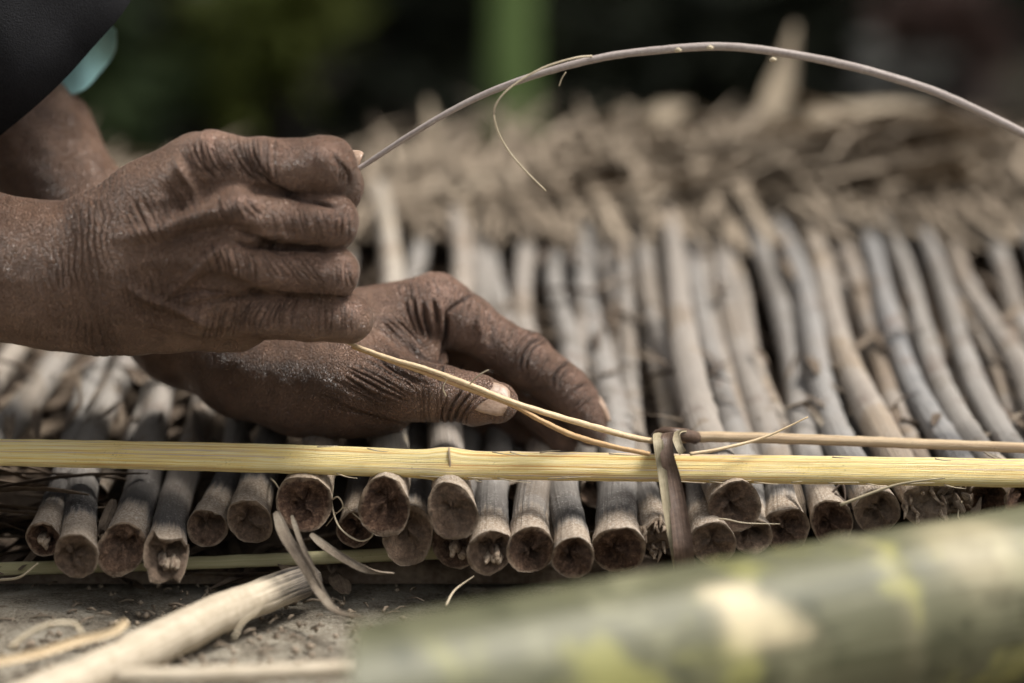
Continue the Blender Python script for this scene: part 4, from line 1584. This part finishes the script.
def right_extra(V, Nn, disp, cr):
    x0 = P(95, 270, 0)[0]
    sx = RP(1, 0)
    u = V[:, 0] + .10 * (V[:, 2] - P(95, 270, 0)[2]) + .0022 * vnoise(V, 90, 31) + .0008 * vnoise(V, 320, 32)
    X = (V[:, 0] - x0) / sx
    w = np.exp(-((X + 8) / 34) ** 2) * np.clip(.65 + .7 * vnoise(V, 70, 33), .1, 1.1)
    low = np.clip((P(0, 322, 0)[2] - V[:, 2]) / RP(30, 0), 0, 1)
    w *= 1 - .55 * low
    g = grooves(u, .0031, 2.2)
    disp -= .00115 * g * w
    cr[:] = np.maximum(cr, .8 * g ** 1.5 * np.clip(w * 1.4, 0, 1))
    # finer, fainter rings up the forearm and over the hand
    u2 = V[:, 0] + .25 * V[:, 2] + .0018 * vnoise(V, 140, 35) + .0009 * vnoise(V, 500, 36)
    w2 = np.clip(.35 + .8 * vnoise(V, 55, 37), 0, 1) * np.clip(1 - (X - 60) / 120, .25, 1)
    g2 = grooves(u2, .0019, 2.0)
    disp -= .00036 * g2 * w2
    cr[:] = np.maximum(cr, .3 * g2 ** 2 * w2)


LST = [
    # folds round the index knuckle and the web of the thumb
    ([(446, 313), (446, 330), (444, 350), (441, 368)], 2.2, -1.6, .9),
    ([(445, 315), (455, 306), (464, 301), (474, 297)], 1.8, -.9, .8),
    ([(423, 305), (425, 322), (430, 340)], 1.8, -.9, .7),
    ([(433, 300), (436, 312), (438, 326)], 1.6, -.8, .7),
    ([(413, 300), (417, 318), (424, 338)], 1.7, -.8, .7),
    ([(404, 298), (409, 316), (418, 336)], 1.5, -.5, .5),
    ([(440, 303), (442, 318), (442, 336)], 3, .7, 0),
    ([(428, 303), (431, 320), (435, 340)], 3, .6, 0),
    ([(418, 303), (421, 320), (428, 342)], 3, .5, 0),
    ([(380, 318), (395, 332), (412, 346), (432, 362)], 2.2, -.6, .5),
    ([(368, 326), (390, 344), (415, 358), (430, 366)], 3, .5, 0),
    ([(480, 310), (478, 322), (482, 336), (478, 348)], 4, .6, 0),
    ([(486, 318), (492, 332), (488, 345)], 3, -.5, .3),
    # index middle joint
    ([(519, 370), (522, 356), (531, 344), (545, 340)], 1.7, -1.0, .8),
    ([(526, 372), (528, 358), (536, 348), (548, 344)], 1.4, -.6, .6),
    ([(512, 362), (516, 350), (524, 340), (536, 334)], 1.4, -.5, .5),
    ([(552, 388), (556, 376), (566, 368), (576, 366)], 1.6, -.9, .8),
    ([(558, 392), (562, 380), (571, 372)], 1.3, -.5, .5),
    ([(572, 398), (578, 390), (586, 388)], 1.3, -.5, .6),
    # thumb: joint creases
    ([(456, 418), (457, 402), (463, 388), (473, 376)], 1.4, -.8, .75),
    ([(450, 416), (451, 400), (456, 386), (464, 374)], 1.4, -.8, .75),
    ([(462, 414), (463, 402), (470, 390), (479, 380)], 1.2, -.6, .7),
    ([(443, 414), (444, 398), (449, 384)], 1.3, -.55, .6),
    ([(468, 410), (469, 400), (474, 392)], 1.2, -.45, .6),
    ([(474, 417), (492, 420), (508, 417)], 1.5, -.4, .4),
    ([(473, 412), (470, 402), (474, 391), (486, 382), (504, 384)], 2.6, .45, 0),
    ([(474, 414), (490, 422), (510, 421)], 2.2, .4, 0),
]
LST += fan((372, 320), (400, 312), (410, 352), (434, 352), 7, 1.0, -.3, .5)
LST += fan((360, 345), (380, 338), (420, 376), (440, 372), 8, 1.1, -.4, .55)
LST += fan((335, 370), (350, 352), (400, 402), (420, 384), 9, 1.1, -.35, .5)
LST += fan((320, 380), (330, 395), (390, 415), (430, 418), 7, 1.2, -.35, .45)
LST += fan((455, 286), (500, 312), (448, 312), (486, 350), 8, 1.0, -.22, .4)
LST += fan((500, 318), (552, 352), (488, 350), (530, 386), 9, 1.0, -.22, .4)
LST += fan((566, 360), (592, 400), (548, 388), (574, 412), 6, 1.0, -.2, .4)
LST += fan((395, 285), (450, 278), (400, 304), (456, 296), 9, 1.0, -.25, .4)
LST += fan((420, 372), (450, 374), (424, 416), (450, 420), 6, 1.0, -.3, .45)


def left_extra(V, Nn, disp, cr):
    u2 = V[:, 0] * .8 - .45 * V[:, 2] + .0020 * vnoise(V, 120, 45) + .0009 * vnoise(V, 420, 46)
    w2 = np.clip(.35 + .8 * vnoise(V, 55, 47), 0, 1)
    g2 = grooves(u2, .0022, 2.0)
    disp -= .00036 * g2 * w2
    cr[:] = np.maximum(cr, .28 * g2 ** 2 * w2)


def bbox(hand, pad=.012, xmin=None):
    pts = [pr for pr in hand.palm] + [pr for f in hand.fingers for pr in f[0]]
    lo = np.min([np.minimum(p.a - p.ra, p.b - p.rb) for p in pts], 0) - pad
    hi = np.max([np.maximum(p.a + p.ra, p.b + p.rb) for p in pts], 0) + pad
    if xmin is not None:
        lo[0] = max(lo[0], xmin)
    return lo, hi


H0 = .00096
lo, hi = bbox(right, xmin=-.262)
RV, RF, RC, RK = build_hand(right.d, lo, hi, H0, RST, -.01, .03,
                            [(206, 142, -.008, 26, .9), (242, 206, -.03, 24, 1), (232, 254, -.03, 22, .9), (200, 300, -.02, 22, .6),
                             (325, 150, -.02, 28, 1), (340, 218, -.02, 24, .8), (342, 268, -.02, 24, .9), (352, 312, -.02, 26, .8), (290, 312, -.02, 40, .4), (285, 220, -.02, 36, .45), (285, 268, -.02, 36, .4), (270, 150, -.02, 40, .5)], right_extra, 1)
lo, hi = bbox(left, xmin=-.262)
LV, LF, LC, LK = build_hand(left.d, lo, hi, H0, LST, .065, .135,
                            [(440, 285, .07, 36, .9), (535, 345, .06, 30, .7), (585, 395, .06, 30, .7), (490, 318, .06, 34, .7), (480, 385, .02, 34, .5), (390, 300, .07, 40, .35)], left_extra, 3)

# ---- the rest of the body, mostly outside the picture: coarse
SHR, SHL = np.array([-.50, -.20, .44]), np.array([-.50, .02, .50])
ELR = J(-330, 268, .028)
ELL = J(45, 135, .135) + np.array([-.68, -.22, .68]) * .09
rest = [Prim(J(-330, 268, .028), J(-60, 262, .016), RP(88, .02), RP(78, .01), YA, 1.22),
        Prim(ELR, SHR, RP(88, .02), .052),
        Prim(J(45, 135, .135) + np.array([-.68, -.22, .68]) * .09, J(34, 140, .135), RP(62, .13), RP(55, .13)),
        Prim(ELL, SHL, RP(66, .13), .052),
        Prim([-.74, -.09, .18], [-.60, -.09, .40], .12, .125, YA, .8),
        Prim([-.58, -.09, .44], [-.51, -.09, .57], .06, .055),
        Prim([-.48, -.09, .64], [-.46, -.09, .70], .088, .095, YA, 1.22),
        Prim([-.45, -.09, .61], [-.41, -.09, .58], .06, .045),
        Prim([-.365, -.09, .64], [-.360, -.09, .625], .013, .017),
        Prim([-.47, -.175, .64], [-.47, -.175, .67], .018, .02, np.array([1., 0, 0]), .7),
        Prim([-.47, -.005, .64], [-.47, -.005, .67], .018, .02, np.array([1., 0, 0]), .7),
        Prim([-.74, -.18, .14], [-.42, -.42, .22], .085, .06),
        Prim([-.42, -.42, .22], [-.50, -.36, .05], .055, .035),
        Prim([-.50, -.36, .035], [-.38, -.38, .02], .035, .022),
        Prim([-.74, .02, .14], [-.46, .36, .22], .085, .06),
        Prim([-.46, .36, .22], [-.53, .28, .05], .055, .035),
        Prim([-.53, .28, .035], [-.41, .32, .02], .035, .022)]


def union(prims, k):
    def f(p):
        D = None
        for pr in prims:
            e = pr.d(p)
            D = e if D is None else smin(D, e, k)
        return D
    return f


def capped(fn):
    """the coarse body stops inside the finely built forearms"""
    def f(p):
        return np.maximum(fn(p), p[:, 0] + .250)
    return f


bl, bh = np.array([-.98, -.56, -.02]), np.array([-.22, .48, .86])
vol, l_, h_ = grid_sdf(capped(union(rest, .02)), bl, bh, .0085)
BV, BF = surface_nets(vol, l_, h_)
person_base = (-.62, .03, 0)
person = empty('person', person_base)
tag(person, 'person in dark sleeves reaching in from the left, tying the mat with wrinkled hands', 'person')

nR, nL = len(RV), len(LV)
bv = np.vstack([RV, LV, BV]) - np.array(person_base)
bf = np.vstack([RF, LF + nR, BF + nR + nL])
me = bpy.data.meshes.new('body')
me.vertices.add(len(bv))
me.vertices.foreach_set('co', bv.astype(np.float32).ravel())
me.loops.add(bf.size)
me.loops.foreach_set('vertex_index', bf.astype(np.int32).ravel())
me.polygons.add(len(bf))
me.polygons.foreach_set('loop_start', (np.arange(len(bf)) * 4).astype(np.int32))
me.polygons.foreach_set('use_smooth', np.ones(len(bf), bool))
me.update(calc_edges=True)
me.validate()
for nm, arr in (('crease', np.concatenate([RC, LC, np.zeros(len(BV))])), ('knuckle', np.concatenate([RK, LK, np.zeros(len(BV))]))):
    a = me.attributes.new(nm, 'FLOAT', 'POINT')
    a.data.foreach_set('value', arr.astype(np.float32))
me.materials.append(M_SKIN)
body = bpy.data.objects.new('body', me)
COL.objects.link(body)
body.parent = person
body['_o'] = list(person_base)


def nail(center, along, out, ln, wd, bend=.32):
    """curved plate: along = toward the finger tip, out = away from the finger"""
    al = np.array(along, float)
    al /= np.linalg.norm(al)
    ou = np.array(out, float)
    ou -= al * (ou @ al)
    ou /= np.linalg.norm(ou)
    sd = np.cross(al, ou)
    V, F = [], []
    nu, nv = 15, 13
    for side in (0, 1):
        for i in range(nu):
            for j in range(nv):
                u, v = i / (nu - 1) * 2 - 1, j / (nv - 1) * 2 - 1
                # rounded outline: straight sides, round base and tip
                ww = wd / 2 * (1 - .30 * max(0, -u) ** 3 - .22 * max(0, u) ** 4)
                ll = ln / 2 * u * (1 - .16 * v * v)
                h = -bend * wd * v * v - .10 * ln * max(0, u) ** 2 * .6 - .04 * ln * max(0, -u) ** 2
                V.append(np.array(center) + al * ll + sd * v * ww + ou * (h - side * .0009))
    for side in (0, 1):
        o = side * nu * nv
        for i in range(nu - 1):
            for j in range(nv - 1):
                q = (o + i * nv + j, o + (i + 1) * nv + j, o + (i + 1) * nv + j + 1, o + i * nv + j + 1)
                F.append(q if side else q[::-1])
    m = nu * nv
    edge = [i * nv for i in range(nu)] + [(nu - 1) * nv + j for j in range(1, nv)] + [i * nv + nv - 1 for i in range(nu - 2, -1, -1)] + [j for j in range(nv - 2, 0, -1)]
    for a, c in zip(edge, edge[1:] + edge[:1]):
        F.append((a, c, c + m, a + m))
    b = MB()
    b.add(V, F)
    o = obj('fingernail', b, M_NAIL, body)
    return o


def on_surface(fn, p, d):
    """march from outside along -d to the skin"""
    p = np.array(p, float)
    d = np.array(d, float)
    d /= np.linalg.norm(d)
    q = p + d * .03
    for _ in range(60):
        q = q - d * float(fn(q[None])[0]) * .9
    return q


ta = P(505, 407, .034) - P(450, 394, .037)
tn = on_surface(left.d, P(493, 408, .034), np.array([-.12, -.80, .60]))
nail(tn + np.array([-.1, -.8, .6]) * .0010, ta, np.array([-.12, -.80, .60]), .0178, .0150, .13)
ia = P(591, 432, .080) - P(577, 402, .081)
io = np.array([.80, .12, .55])
inl = on_surface(left.d, P(589, 420, .081), io)
nail(inl + io * .0008, ia, io, .0125, .0110, .17)
rta = P(341, 166, .042) - P(300, 168, .049)
rto = np.array([.2, -.7, .7])
rn = on_surface(right.d, P(336, 164, .043), rto)
nail(rn + rto * .0004 + rta / np.linalg.norm(rta) * .0045 + np.array([0, 0, -.0012]), rta, rto, .0125, .0105, .17)

# clothing
shirt_p = [Prim([-.74, -.09, .20], [-.60, -.09, .40], .135, .14, YA, .8),
           Prim(SHR, [-.58, -.09, .44], .07, .08), Prim(SHL, [-.58, -.09, .44], .07, .08),
           Prim(SHR, SHR * .45 + ELR * .55, .072, .066)]
vol, l_, h_ = grid_sdf(union(shirt_p, .03), np.array([-.98, -.36, .02]), np.array([-.26, .20, .70]), .009)
SV, SF = surface_nets(vol, l_, h_)
sn = vnormals(SV, SF)
SV = SV + sn * (.006 * vnoise(SV, 22, 61) + .003 * vnoise(SV, 60, 62))[:, None]
b = MB()
b.add(SV, SF)
obj('shirt', b, M_SHIRT, person)


def sleeve(name, hem, top, r0, r1, mat, arc=None, wob=.004, seed=3, n=26, m=72, ex=1.0):
    hem, top = np.array(hem), np.array(top)
    t = (top - hem) / np.linalg.norm(top - hem)
    s = np.cross(t, [0, 1.0, 0])
    s /= np.linalg.norm(s)
    w = np.cross(s, t)
    V, F = [], []
    full = arc is None
    an = np.linspace(0, 2 * PI, m, endpoint=False) if full else np.linspace(arc[0], arc[1], m)
    th_ = .0022
    for lay in (0, 1):
        for i in range(n):
            u = i / (n - 1)
            for a in an:
                r = r0 + (r1 - r0) * u - lay * th_
                r *= 1 + .05 * math.sin(3 * a + 2 * u * 3 + seed) + .03 * math.sin(7 * a + seed * 2 + 5 * u)
                e = 0 if full else .3 * (np.cos((a - arc[0]) / (arc[1] - arc[0]) * 2 * PI) * -.5 + .5)
                dz = wob * math.sin(2 * a + seed) * (1 - u)
                if not full:
                    dz -= .020 * math.sin((a - arc[0]) / (arc[1] - arc[0]) * PI) * (1 - u)
                V.append(hem + (top - hem) * u + t * dz + r * (math.cos(a) * s + math.sin(a) * w))
    V = np.array(V)
    kk = n * m
    for lay in (0, 1):
        o = lay * kk
        for i in range(n - 1):
            for j in range(m if full else m - 1):
                j2 = (j + 1) % m
                q = (o + i * m + j, o + i * m + j2, o + (i + 1) * m + j2, o + (i + 1) * m + j)
                F.append(q if not lay else q[::-1])
    for j in range(m if full else m - 1):
        F.append((j, j + kk, (j + 1) % m + kk, (j + 1) % m))
    V += (vnoise(V * [1, 1, .5], 45, seed) * .006 + vnoise(V, 110, seed + 1) * .0015)[:, None] * np.array([.5, .5, .5])
    b = MB()
    b.add(V, F)
    return obj(name, b, mat, person)


HEM = P(45, 64, .125)
sleeve('sleeve', HEM, SHL + np.array([0, 0, .0]), .066, .085, M_SHIRT, wob=.002)
tb = MB()
TVv, TFf = [], []
for i in range(20):
    t_ = i / 19
    e0 = np.array([50.0, 92.0]) * (1 - t_) + np.array([112.0, 26.0]) * t_
    out_ = 5 + 21 * math.sin(PI * min(1, t_ * 1.02)) ** .8 + 2.5 * math.sin(9 * t_)
    for j in range(12):
        w_ = j / 11
        d_ = (-34 + (34 + out_) * w_)
        p_ = P(e0[0] + .76 * d_, e0[1] + .65 * d_, .128 + .012 * math.sin(PI * t_) + .006 * math.sin(7 * t_ + 3 * w_) * w_)
        TVv.append(p_)
for lay in (0, 1):
    o_ = lay * 240
    for i in range(19):
        for j in range(11):
            q = (o_ + i * 12 + j, o_ + i * 12 + j + 1, o_ + (i + 1) * 12 + j + 1, o_ + (i + 1) * 12 + j)
            TFf.append(q if lay else q[::-1])
ed = [i * 12 + 11 for i in range(20)]
for a, c in zip(ed[:-1], ed[1:]):
    TFf.append((a, c, c + 240, a + 240))
tb.add(TVv + [p_ + np.array([-.0004, .0016, 0]) for p_ in TVv], TFf)
obj('undershirt_cuff', tb, M_TEAL, person)
# trousers
tr = [Prim([-.74, -.18, .145], [-.42, -.42, .225], .098, .072), Prim([-.42, -.42, .225], [-.49, -.37, .10], .068, .052),
      Prim([-.74, .02, .145], [-.46, .36, .225], .098, .072), Prim([-.46, .36, .225], [-.52, .29, .10], .068, .052),
      Prim([-.75, -.16, .15], [-.75, .0, .15], .12, .12)]
vol, l_, h_ = grid_sdf(union(tr, .03), np.array([-.98, -.56, .0]), np.array([-.30, .50, .40]), .010)
TV, TF = surface_nets(vol, l_, h_)
TV = TV + vnormals(TV, TF) * (.005 * vnoise(TV, 25, 71))[:, None]
TV[:, 2] = np.maximum(TV[:, 2], .003)
b = MB()
b.add(TV, TF)
obj('trousers', b, M_TROUSER, person)
hp = [Prim([-.51, -.09, .71], [-.47, -.09, .74], .092, .090, YA, 1.15), Prim([-.54, -.09, .64], [-.55, -.09, .68], .06, .07, YA, .9)]
vol, l_, h_ = grid_sdf(union(hp, .02), np.array([-.69, -.24, .54]), np.array([-.35, .06, .86]), .008)
HV, HF = surface_nets(vol, l_, h_)
HV = HV + vnormals(HV, HF) * (.004 * vnoise(HV, 90, 81))[:, None]
b = MB()
b.add(HV, HF)
obj('hair', b, M_HAIRC, person)

# ------------------------------------------------------------------ vegetation behind
def leaf_cloud(mb, c, rad, n, size, seed, shell=.45):
    g = np.random.default_rng(seed)
    # clumps inside the crown volume, leaves round the clumps
    k = max(6, n // 45)
    d = g.normal(0, 1, (k, 3))
    d /= np.linalg.norm(d, axis=1)[:, None]
    cl = np.array(c) + d * np.array(rad) * (g.uniform(shell, 1, (k, 1)))
    V, F, UV = [], [], []
    for i in range(n):
        p = cl[g.integers(0, k)] + g.normal(0, .22, 3) * np.array(rad)
        a = g.uniform(0, 6.28)
        t = np.array([math.cos(a), math.sin(a), g.uniform(-.9, .3)])
        t /= np.linalg.norm(t)
        s = np.cross(t, g.normal(0, 1, 3))
        s /= np.linalg.norm(s)
        nn2 = np.cross(s, t)
        L_ = size * g.uniform(.6, 1.3)
        w = L_ * .22
        o = len(V)
        V += [p, p + t * L_ * .45 - s * w + nn2 * w * .3, p + t * L_ * .5, p + t * L_ * .45 + s * w + nn2 * w * .3, p + t * L_ - nn2 * w * .4]
        UV += [(.5, 0), (0, .05), (.5, .05), (1, .05), (.5, .1)]
        F += [(o, o + 1, o + 2), (o, o + 2, o + 3), (o + 1, o + 4, o + 2), (o + 2, o + 4, o + 3)]
    mb.add(V, F, UV)


def tree(x, y, r, h, crown_c, crown_r, label, leafm, barkm, seed, n=3400, size=.17):
    g = np.random.default_rng(seed)
    e = empty('tree', (x, y, 0))
    tag(e, label, 'tree', 'dark trees behind the work place')
    b = MB()
    pts = [np.array([x, y, -.05]), np.array([x + g.uniform(-.03, .03), y, .3]), np.array([x + g.uniform(-.1, .1), y, h * .5]), np.array([x + g.uniform(-.2, .2), y - .1, h])]
    q = spline(pts, 24)
    tube(b, q, np.interp(np.linspace(0, 1, 24), [0, .08, .5, 1], [r * 1.7, r * 1.1, r * .85, r * .45]), 16, up=(0, 1, .01), noise=.16, seed=seed)
    for i in range(6):
        st = q[12 + 2 * (i % 6)] if 12 + 2 * (i % 6) < 24 else q[-1]
        en = np.array(crown_c) + g.normal(0, .5, 3) * np.array(crown_r)
        tube(b, spline([st, (st + en) / 2 + [0, 0, .25], en], 10), np.linspace(r * .4, r * .08, 10), 8, up=(0, 1, .01))
    obj('trunk', b, barkm, e)
    b = MB()
    leaf_cloud(b, crown_c, crown_r, n, size, seed)
    obj('crown', b, leafm, e, smooth=False)
    return e


TREES = [
    (-.62, 2.9, .13, 2.8, (-.7, 2.5, 2.6), (1.3, 1.2, .9), 'dark tree trunk left of the olive bush, above the forearm', M_BARK, 11),
    (-.16, 3.1, .09, 3.0, (0, 2.8, 3.0), (1.3, 1.3, .9), 'slim dark trunk between the olive bush and the green stem', M_BARKR, 12),
    (.36, 3.3, .14, 3.1, (.5, 2.9, 2.9), (1.3, 1.3, .9), 'dark tree trunk just right of the bright green stem', M_BARK, 13),
    (.62, 4.1, .15, 3.2, (.9, 3.6, 3.3), (1.4, 1.4, .9), 'dark trunk farther back behind the tall dry blade', M_BARK, 14),
    (.80, 3.4, .06, 2.8, (1.2, 3.0, 2.7), (1.2, 1.2, .9), 'thin reddish trunk in the right background', M_BARKR, 15),
    (1.15, 3.0, .14, 2.9, (1.7, 2.8, 2.8), (1.3, 1.3, .9), 'dark trunk beyond the right frame edge', M_BARK, 16),
]
for (x, y, r, h, cc_, cr_, lab, bk, sd) in TREES:
    tree(x, y, r, h, cc_, cr_, lab, M_LEAFD, bk, sd)


def bush(c, rad, n, size, label, leafm, seed, name='bush', cat='bush', stems=7):
    g = np.random.default_rng(seed)
    e = empty(name, (c[0], c[1], 0))
    tag(e, label, cat, 'leafy undergrowth behind the heap')
    b = MB()
    for i in range(stems):
        en = np.array(c) + g.normal(0, .45, 3) * np.array(rad)
        st = np.array([c[0] + g.normal(0, .05), c[1] + g.normal(0, .05), -.02])
        tube(b, spline([st, (st + en) / 2 + [0, 0, .05], en], 8), np.linspace(.012, .004, 8), 6, up=(0, 1, .01))
    obj('stem', b, M_BARK, e)
    b = MB()
    leaf_cloud(b, c, rad, n, size, seed, .2)
    obj('foliage', b, leafm, e, smooth=False)
    return e


bush((-.325, 2.15, .14), (.06, .12, .12), 300, .10, 'olive green leafy bush glowing behind the fist', M_LEAFO, 31)
bush((-.92, 2.2, .30), (.35, .3, .32), 1500, .12, 'dark bush at the far left behind the sleeve', M_LEAFD, 32)
bush((-.60, 2.0, .16), (.13, .15, .15), 500, .10, 'low green bush between sleeve and fist, farther back', M_LEAFG, 33)
bush((-.08, 2.5, .22), (.22, .25, .24), 900, .11, 'dark bush left of the bright green stem', M_LEAFD, 34)
bush((.28, 2.7, .26), (.25, .25, .3), 1100, .12, 'dark bush right of the bright green stem', M_LEAFD, 35)
bush((.50, 2.9, .24), (.22, .25, .28), 1000, .12, 'dark bush behind the tall dry blade', M_LEAFD, 36)
bush((1.16, 2.3, .28), (.28, .3, .32), 1200, .12, 'dark bush in the right background', M_LEAFD, 37)
bush((.44, 2.9, .18), (.06, .08, .14), 90, .10, 'small green sprig above the middle of the vine', M_LEAFG, 38, stems=3)

M_DRYRED = foliage_material('dry_red_foliage', ((.13, .075, .06), (.24, .16, .13)), 5)
M_DRYGREY = foliage_material('grey_foliage', ((.12, .115, .10), (.22, .21, .18)), 5)
c_ = P(945, 12, 2.3)
bush((c_[0], 2.3, c_[2]), (.05, .08, .07), 120, .08, 'dull reddish dry shrub in the upper right corner', M_DRYRED, 41, stems=4)
c_ = P(895, 75, 1.9)
bush((c_[0], 1.9, c_[2]), (.035, .06, .04), 60, .06, 'small grey weed above the right part of the heap', M_DRYGREY, 42, stems=3)
# banana-like plant: one bright green stem
e = empty('banana_plant', (.0, 2.2, 0))
tag(e, 'bright green banana stem rising out of focus behind the vine', 'banana plant')
b = MB()
bx = P(513, 60, 2.2)[0]
q = spline([(bx - .004, 2.2, -.03), (bx, 2.2, .2), (bx + .01, 2.2, .7), (bx + .02, 2.15, 1.3)], 24)
tube(b, q, np.interp(np.linspace(0, 1, 24), [0, .3, 1], [.036, .031, .026]), 18, up=(0, 1, .01), noise=.06)
obj('stem', b, M_GSTEM, e)
for i in range(6):
    a = i * 1.05 + .3
    b = MB()
    d = np.array([math.cos(a), math.sin(a), 0])
    q = spline([(bx + .02, 2.15, 1.28), np.array([bx, 2.15, 1.62]) + d * .25, np.array([bx, 2.15, 1.70]) + d * .6, np.array([bx, 2.15, 1.45]) + d * 1.0], 22)
    ribbon(b, q, np.interp(np.linspace(0, 1, 22), [0, .2, .35, .8, 1], [.03, .05, .24, .2, .03]), fold=.25)
    obj('leaf', b, M_LEAFG, e)

# the far wood: reads as one dark mass
wb = MB()
for i, (x, y) in enumerate([(x, 6.5 + RNG.uniform(-.6, 1.5)) for x in np.linspace(-9, 9, 26)]):
    leaf_cloud(wb, (x, y, 1.0), (.8, .8, 1.3), 700, .32, 200 + i, .1)
for i, x in enumerate(np.linspace(-9, 9, 20)):
    leaf_cloud(wb, (x, 7.5, 3.2), (1.1, 1.0, 1.2), 450, .36, 300 + i, .1)
tag(obj('far_wood', wb, M_LEAFD, smooth=False), 'dark wood closing off the background', 'wood', kind='stuff')

# ------------------------------------------------------------------ light
w = bpy.data.worlds.new('World')
S.world = w
w.use_nodes = True
nt = w.node_tree
bg = nt.nodes['Background']
sky = nt.nodes.new('ShaderNodeTexSky')
sky.sky_type = 'NISHITA'
sky.sun_disc = False
SUN = np.array([.44, .05, .88])
SUN = SUN / np.linalg.norm(SUN)
sky.sun_elevation = math.asin(SUN[2])
sky.sun_rotation = math.atan2(SUN[0], SUN[1])
sky.dust_density = 4.0
sky.air_density = 1.0
sky.ozone_density = 1.0
hs = nt.nodes.new('ShaderNodeHueSaturation')
hs.inputs['Saturation'].default_value = .18
nt.links.new(sky.outputs[0], hs.inputs['Color'])
nt.links.new(hs.outputs[0], bg.inputs[0])
bg.inputs[1].default_value = .058
sl = bpy.data.lights.new('sun', 'SUN')
sl.energy = 1.5
sl.angle = math.radians(20)
sl.color = (1, .955, .89)
so = bpy.data.objects.new('sun', sl)
COL.objects.link(so)
so.rotation_euler = Vector(SUN).to_track_quat('Z', 'Y').to_euler()
so.location = (1, 1, 3)

vs = S.view_settings
vs.view_transform = 'Standard'
vs.look = 'None'
vs.gamma = 1
vs.exposure = 1.68
S.cycles.use_denoising = True
S.cycles.max_bounces = 6
for o in bpy.data.objects:
    if '_o' in o:
        del o['_o']
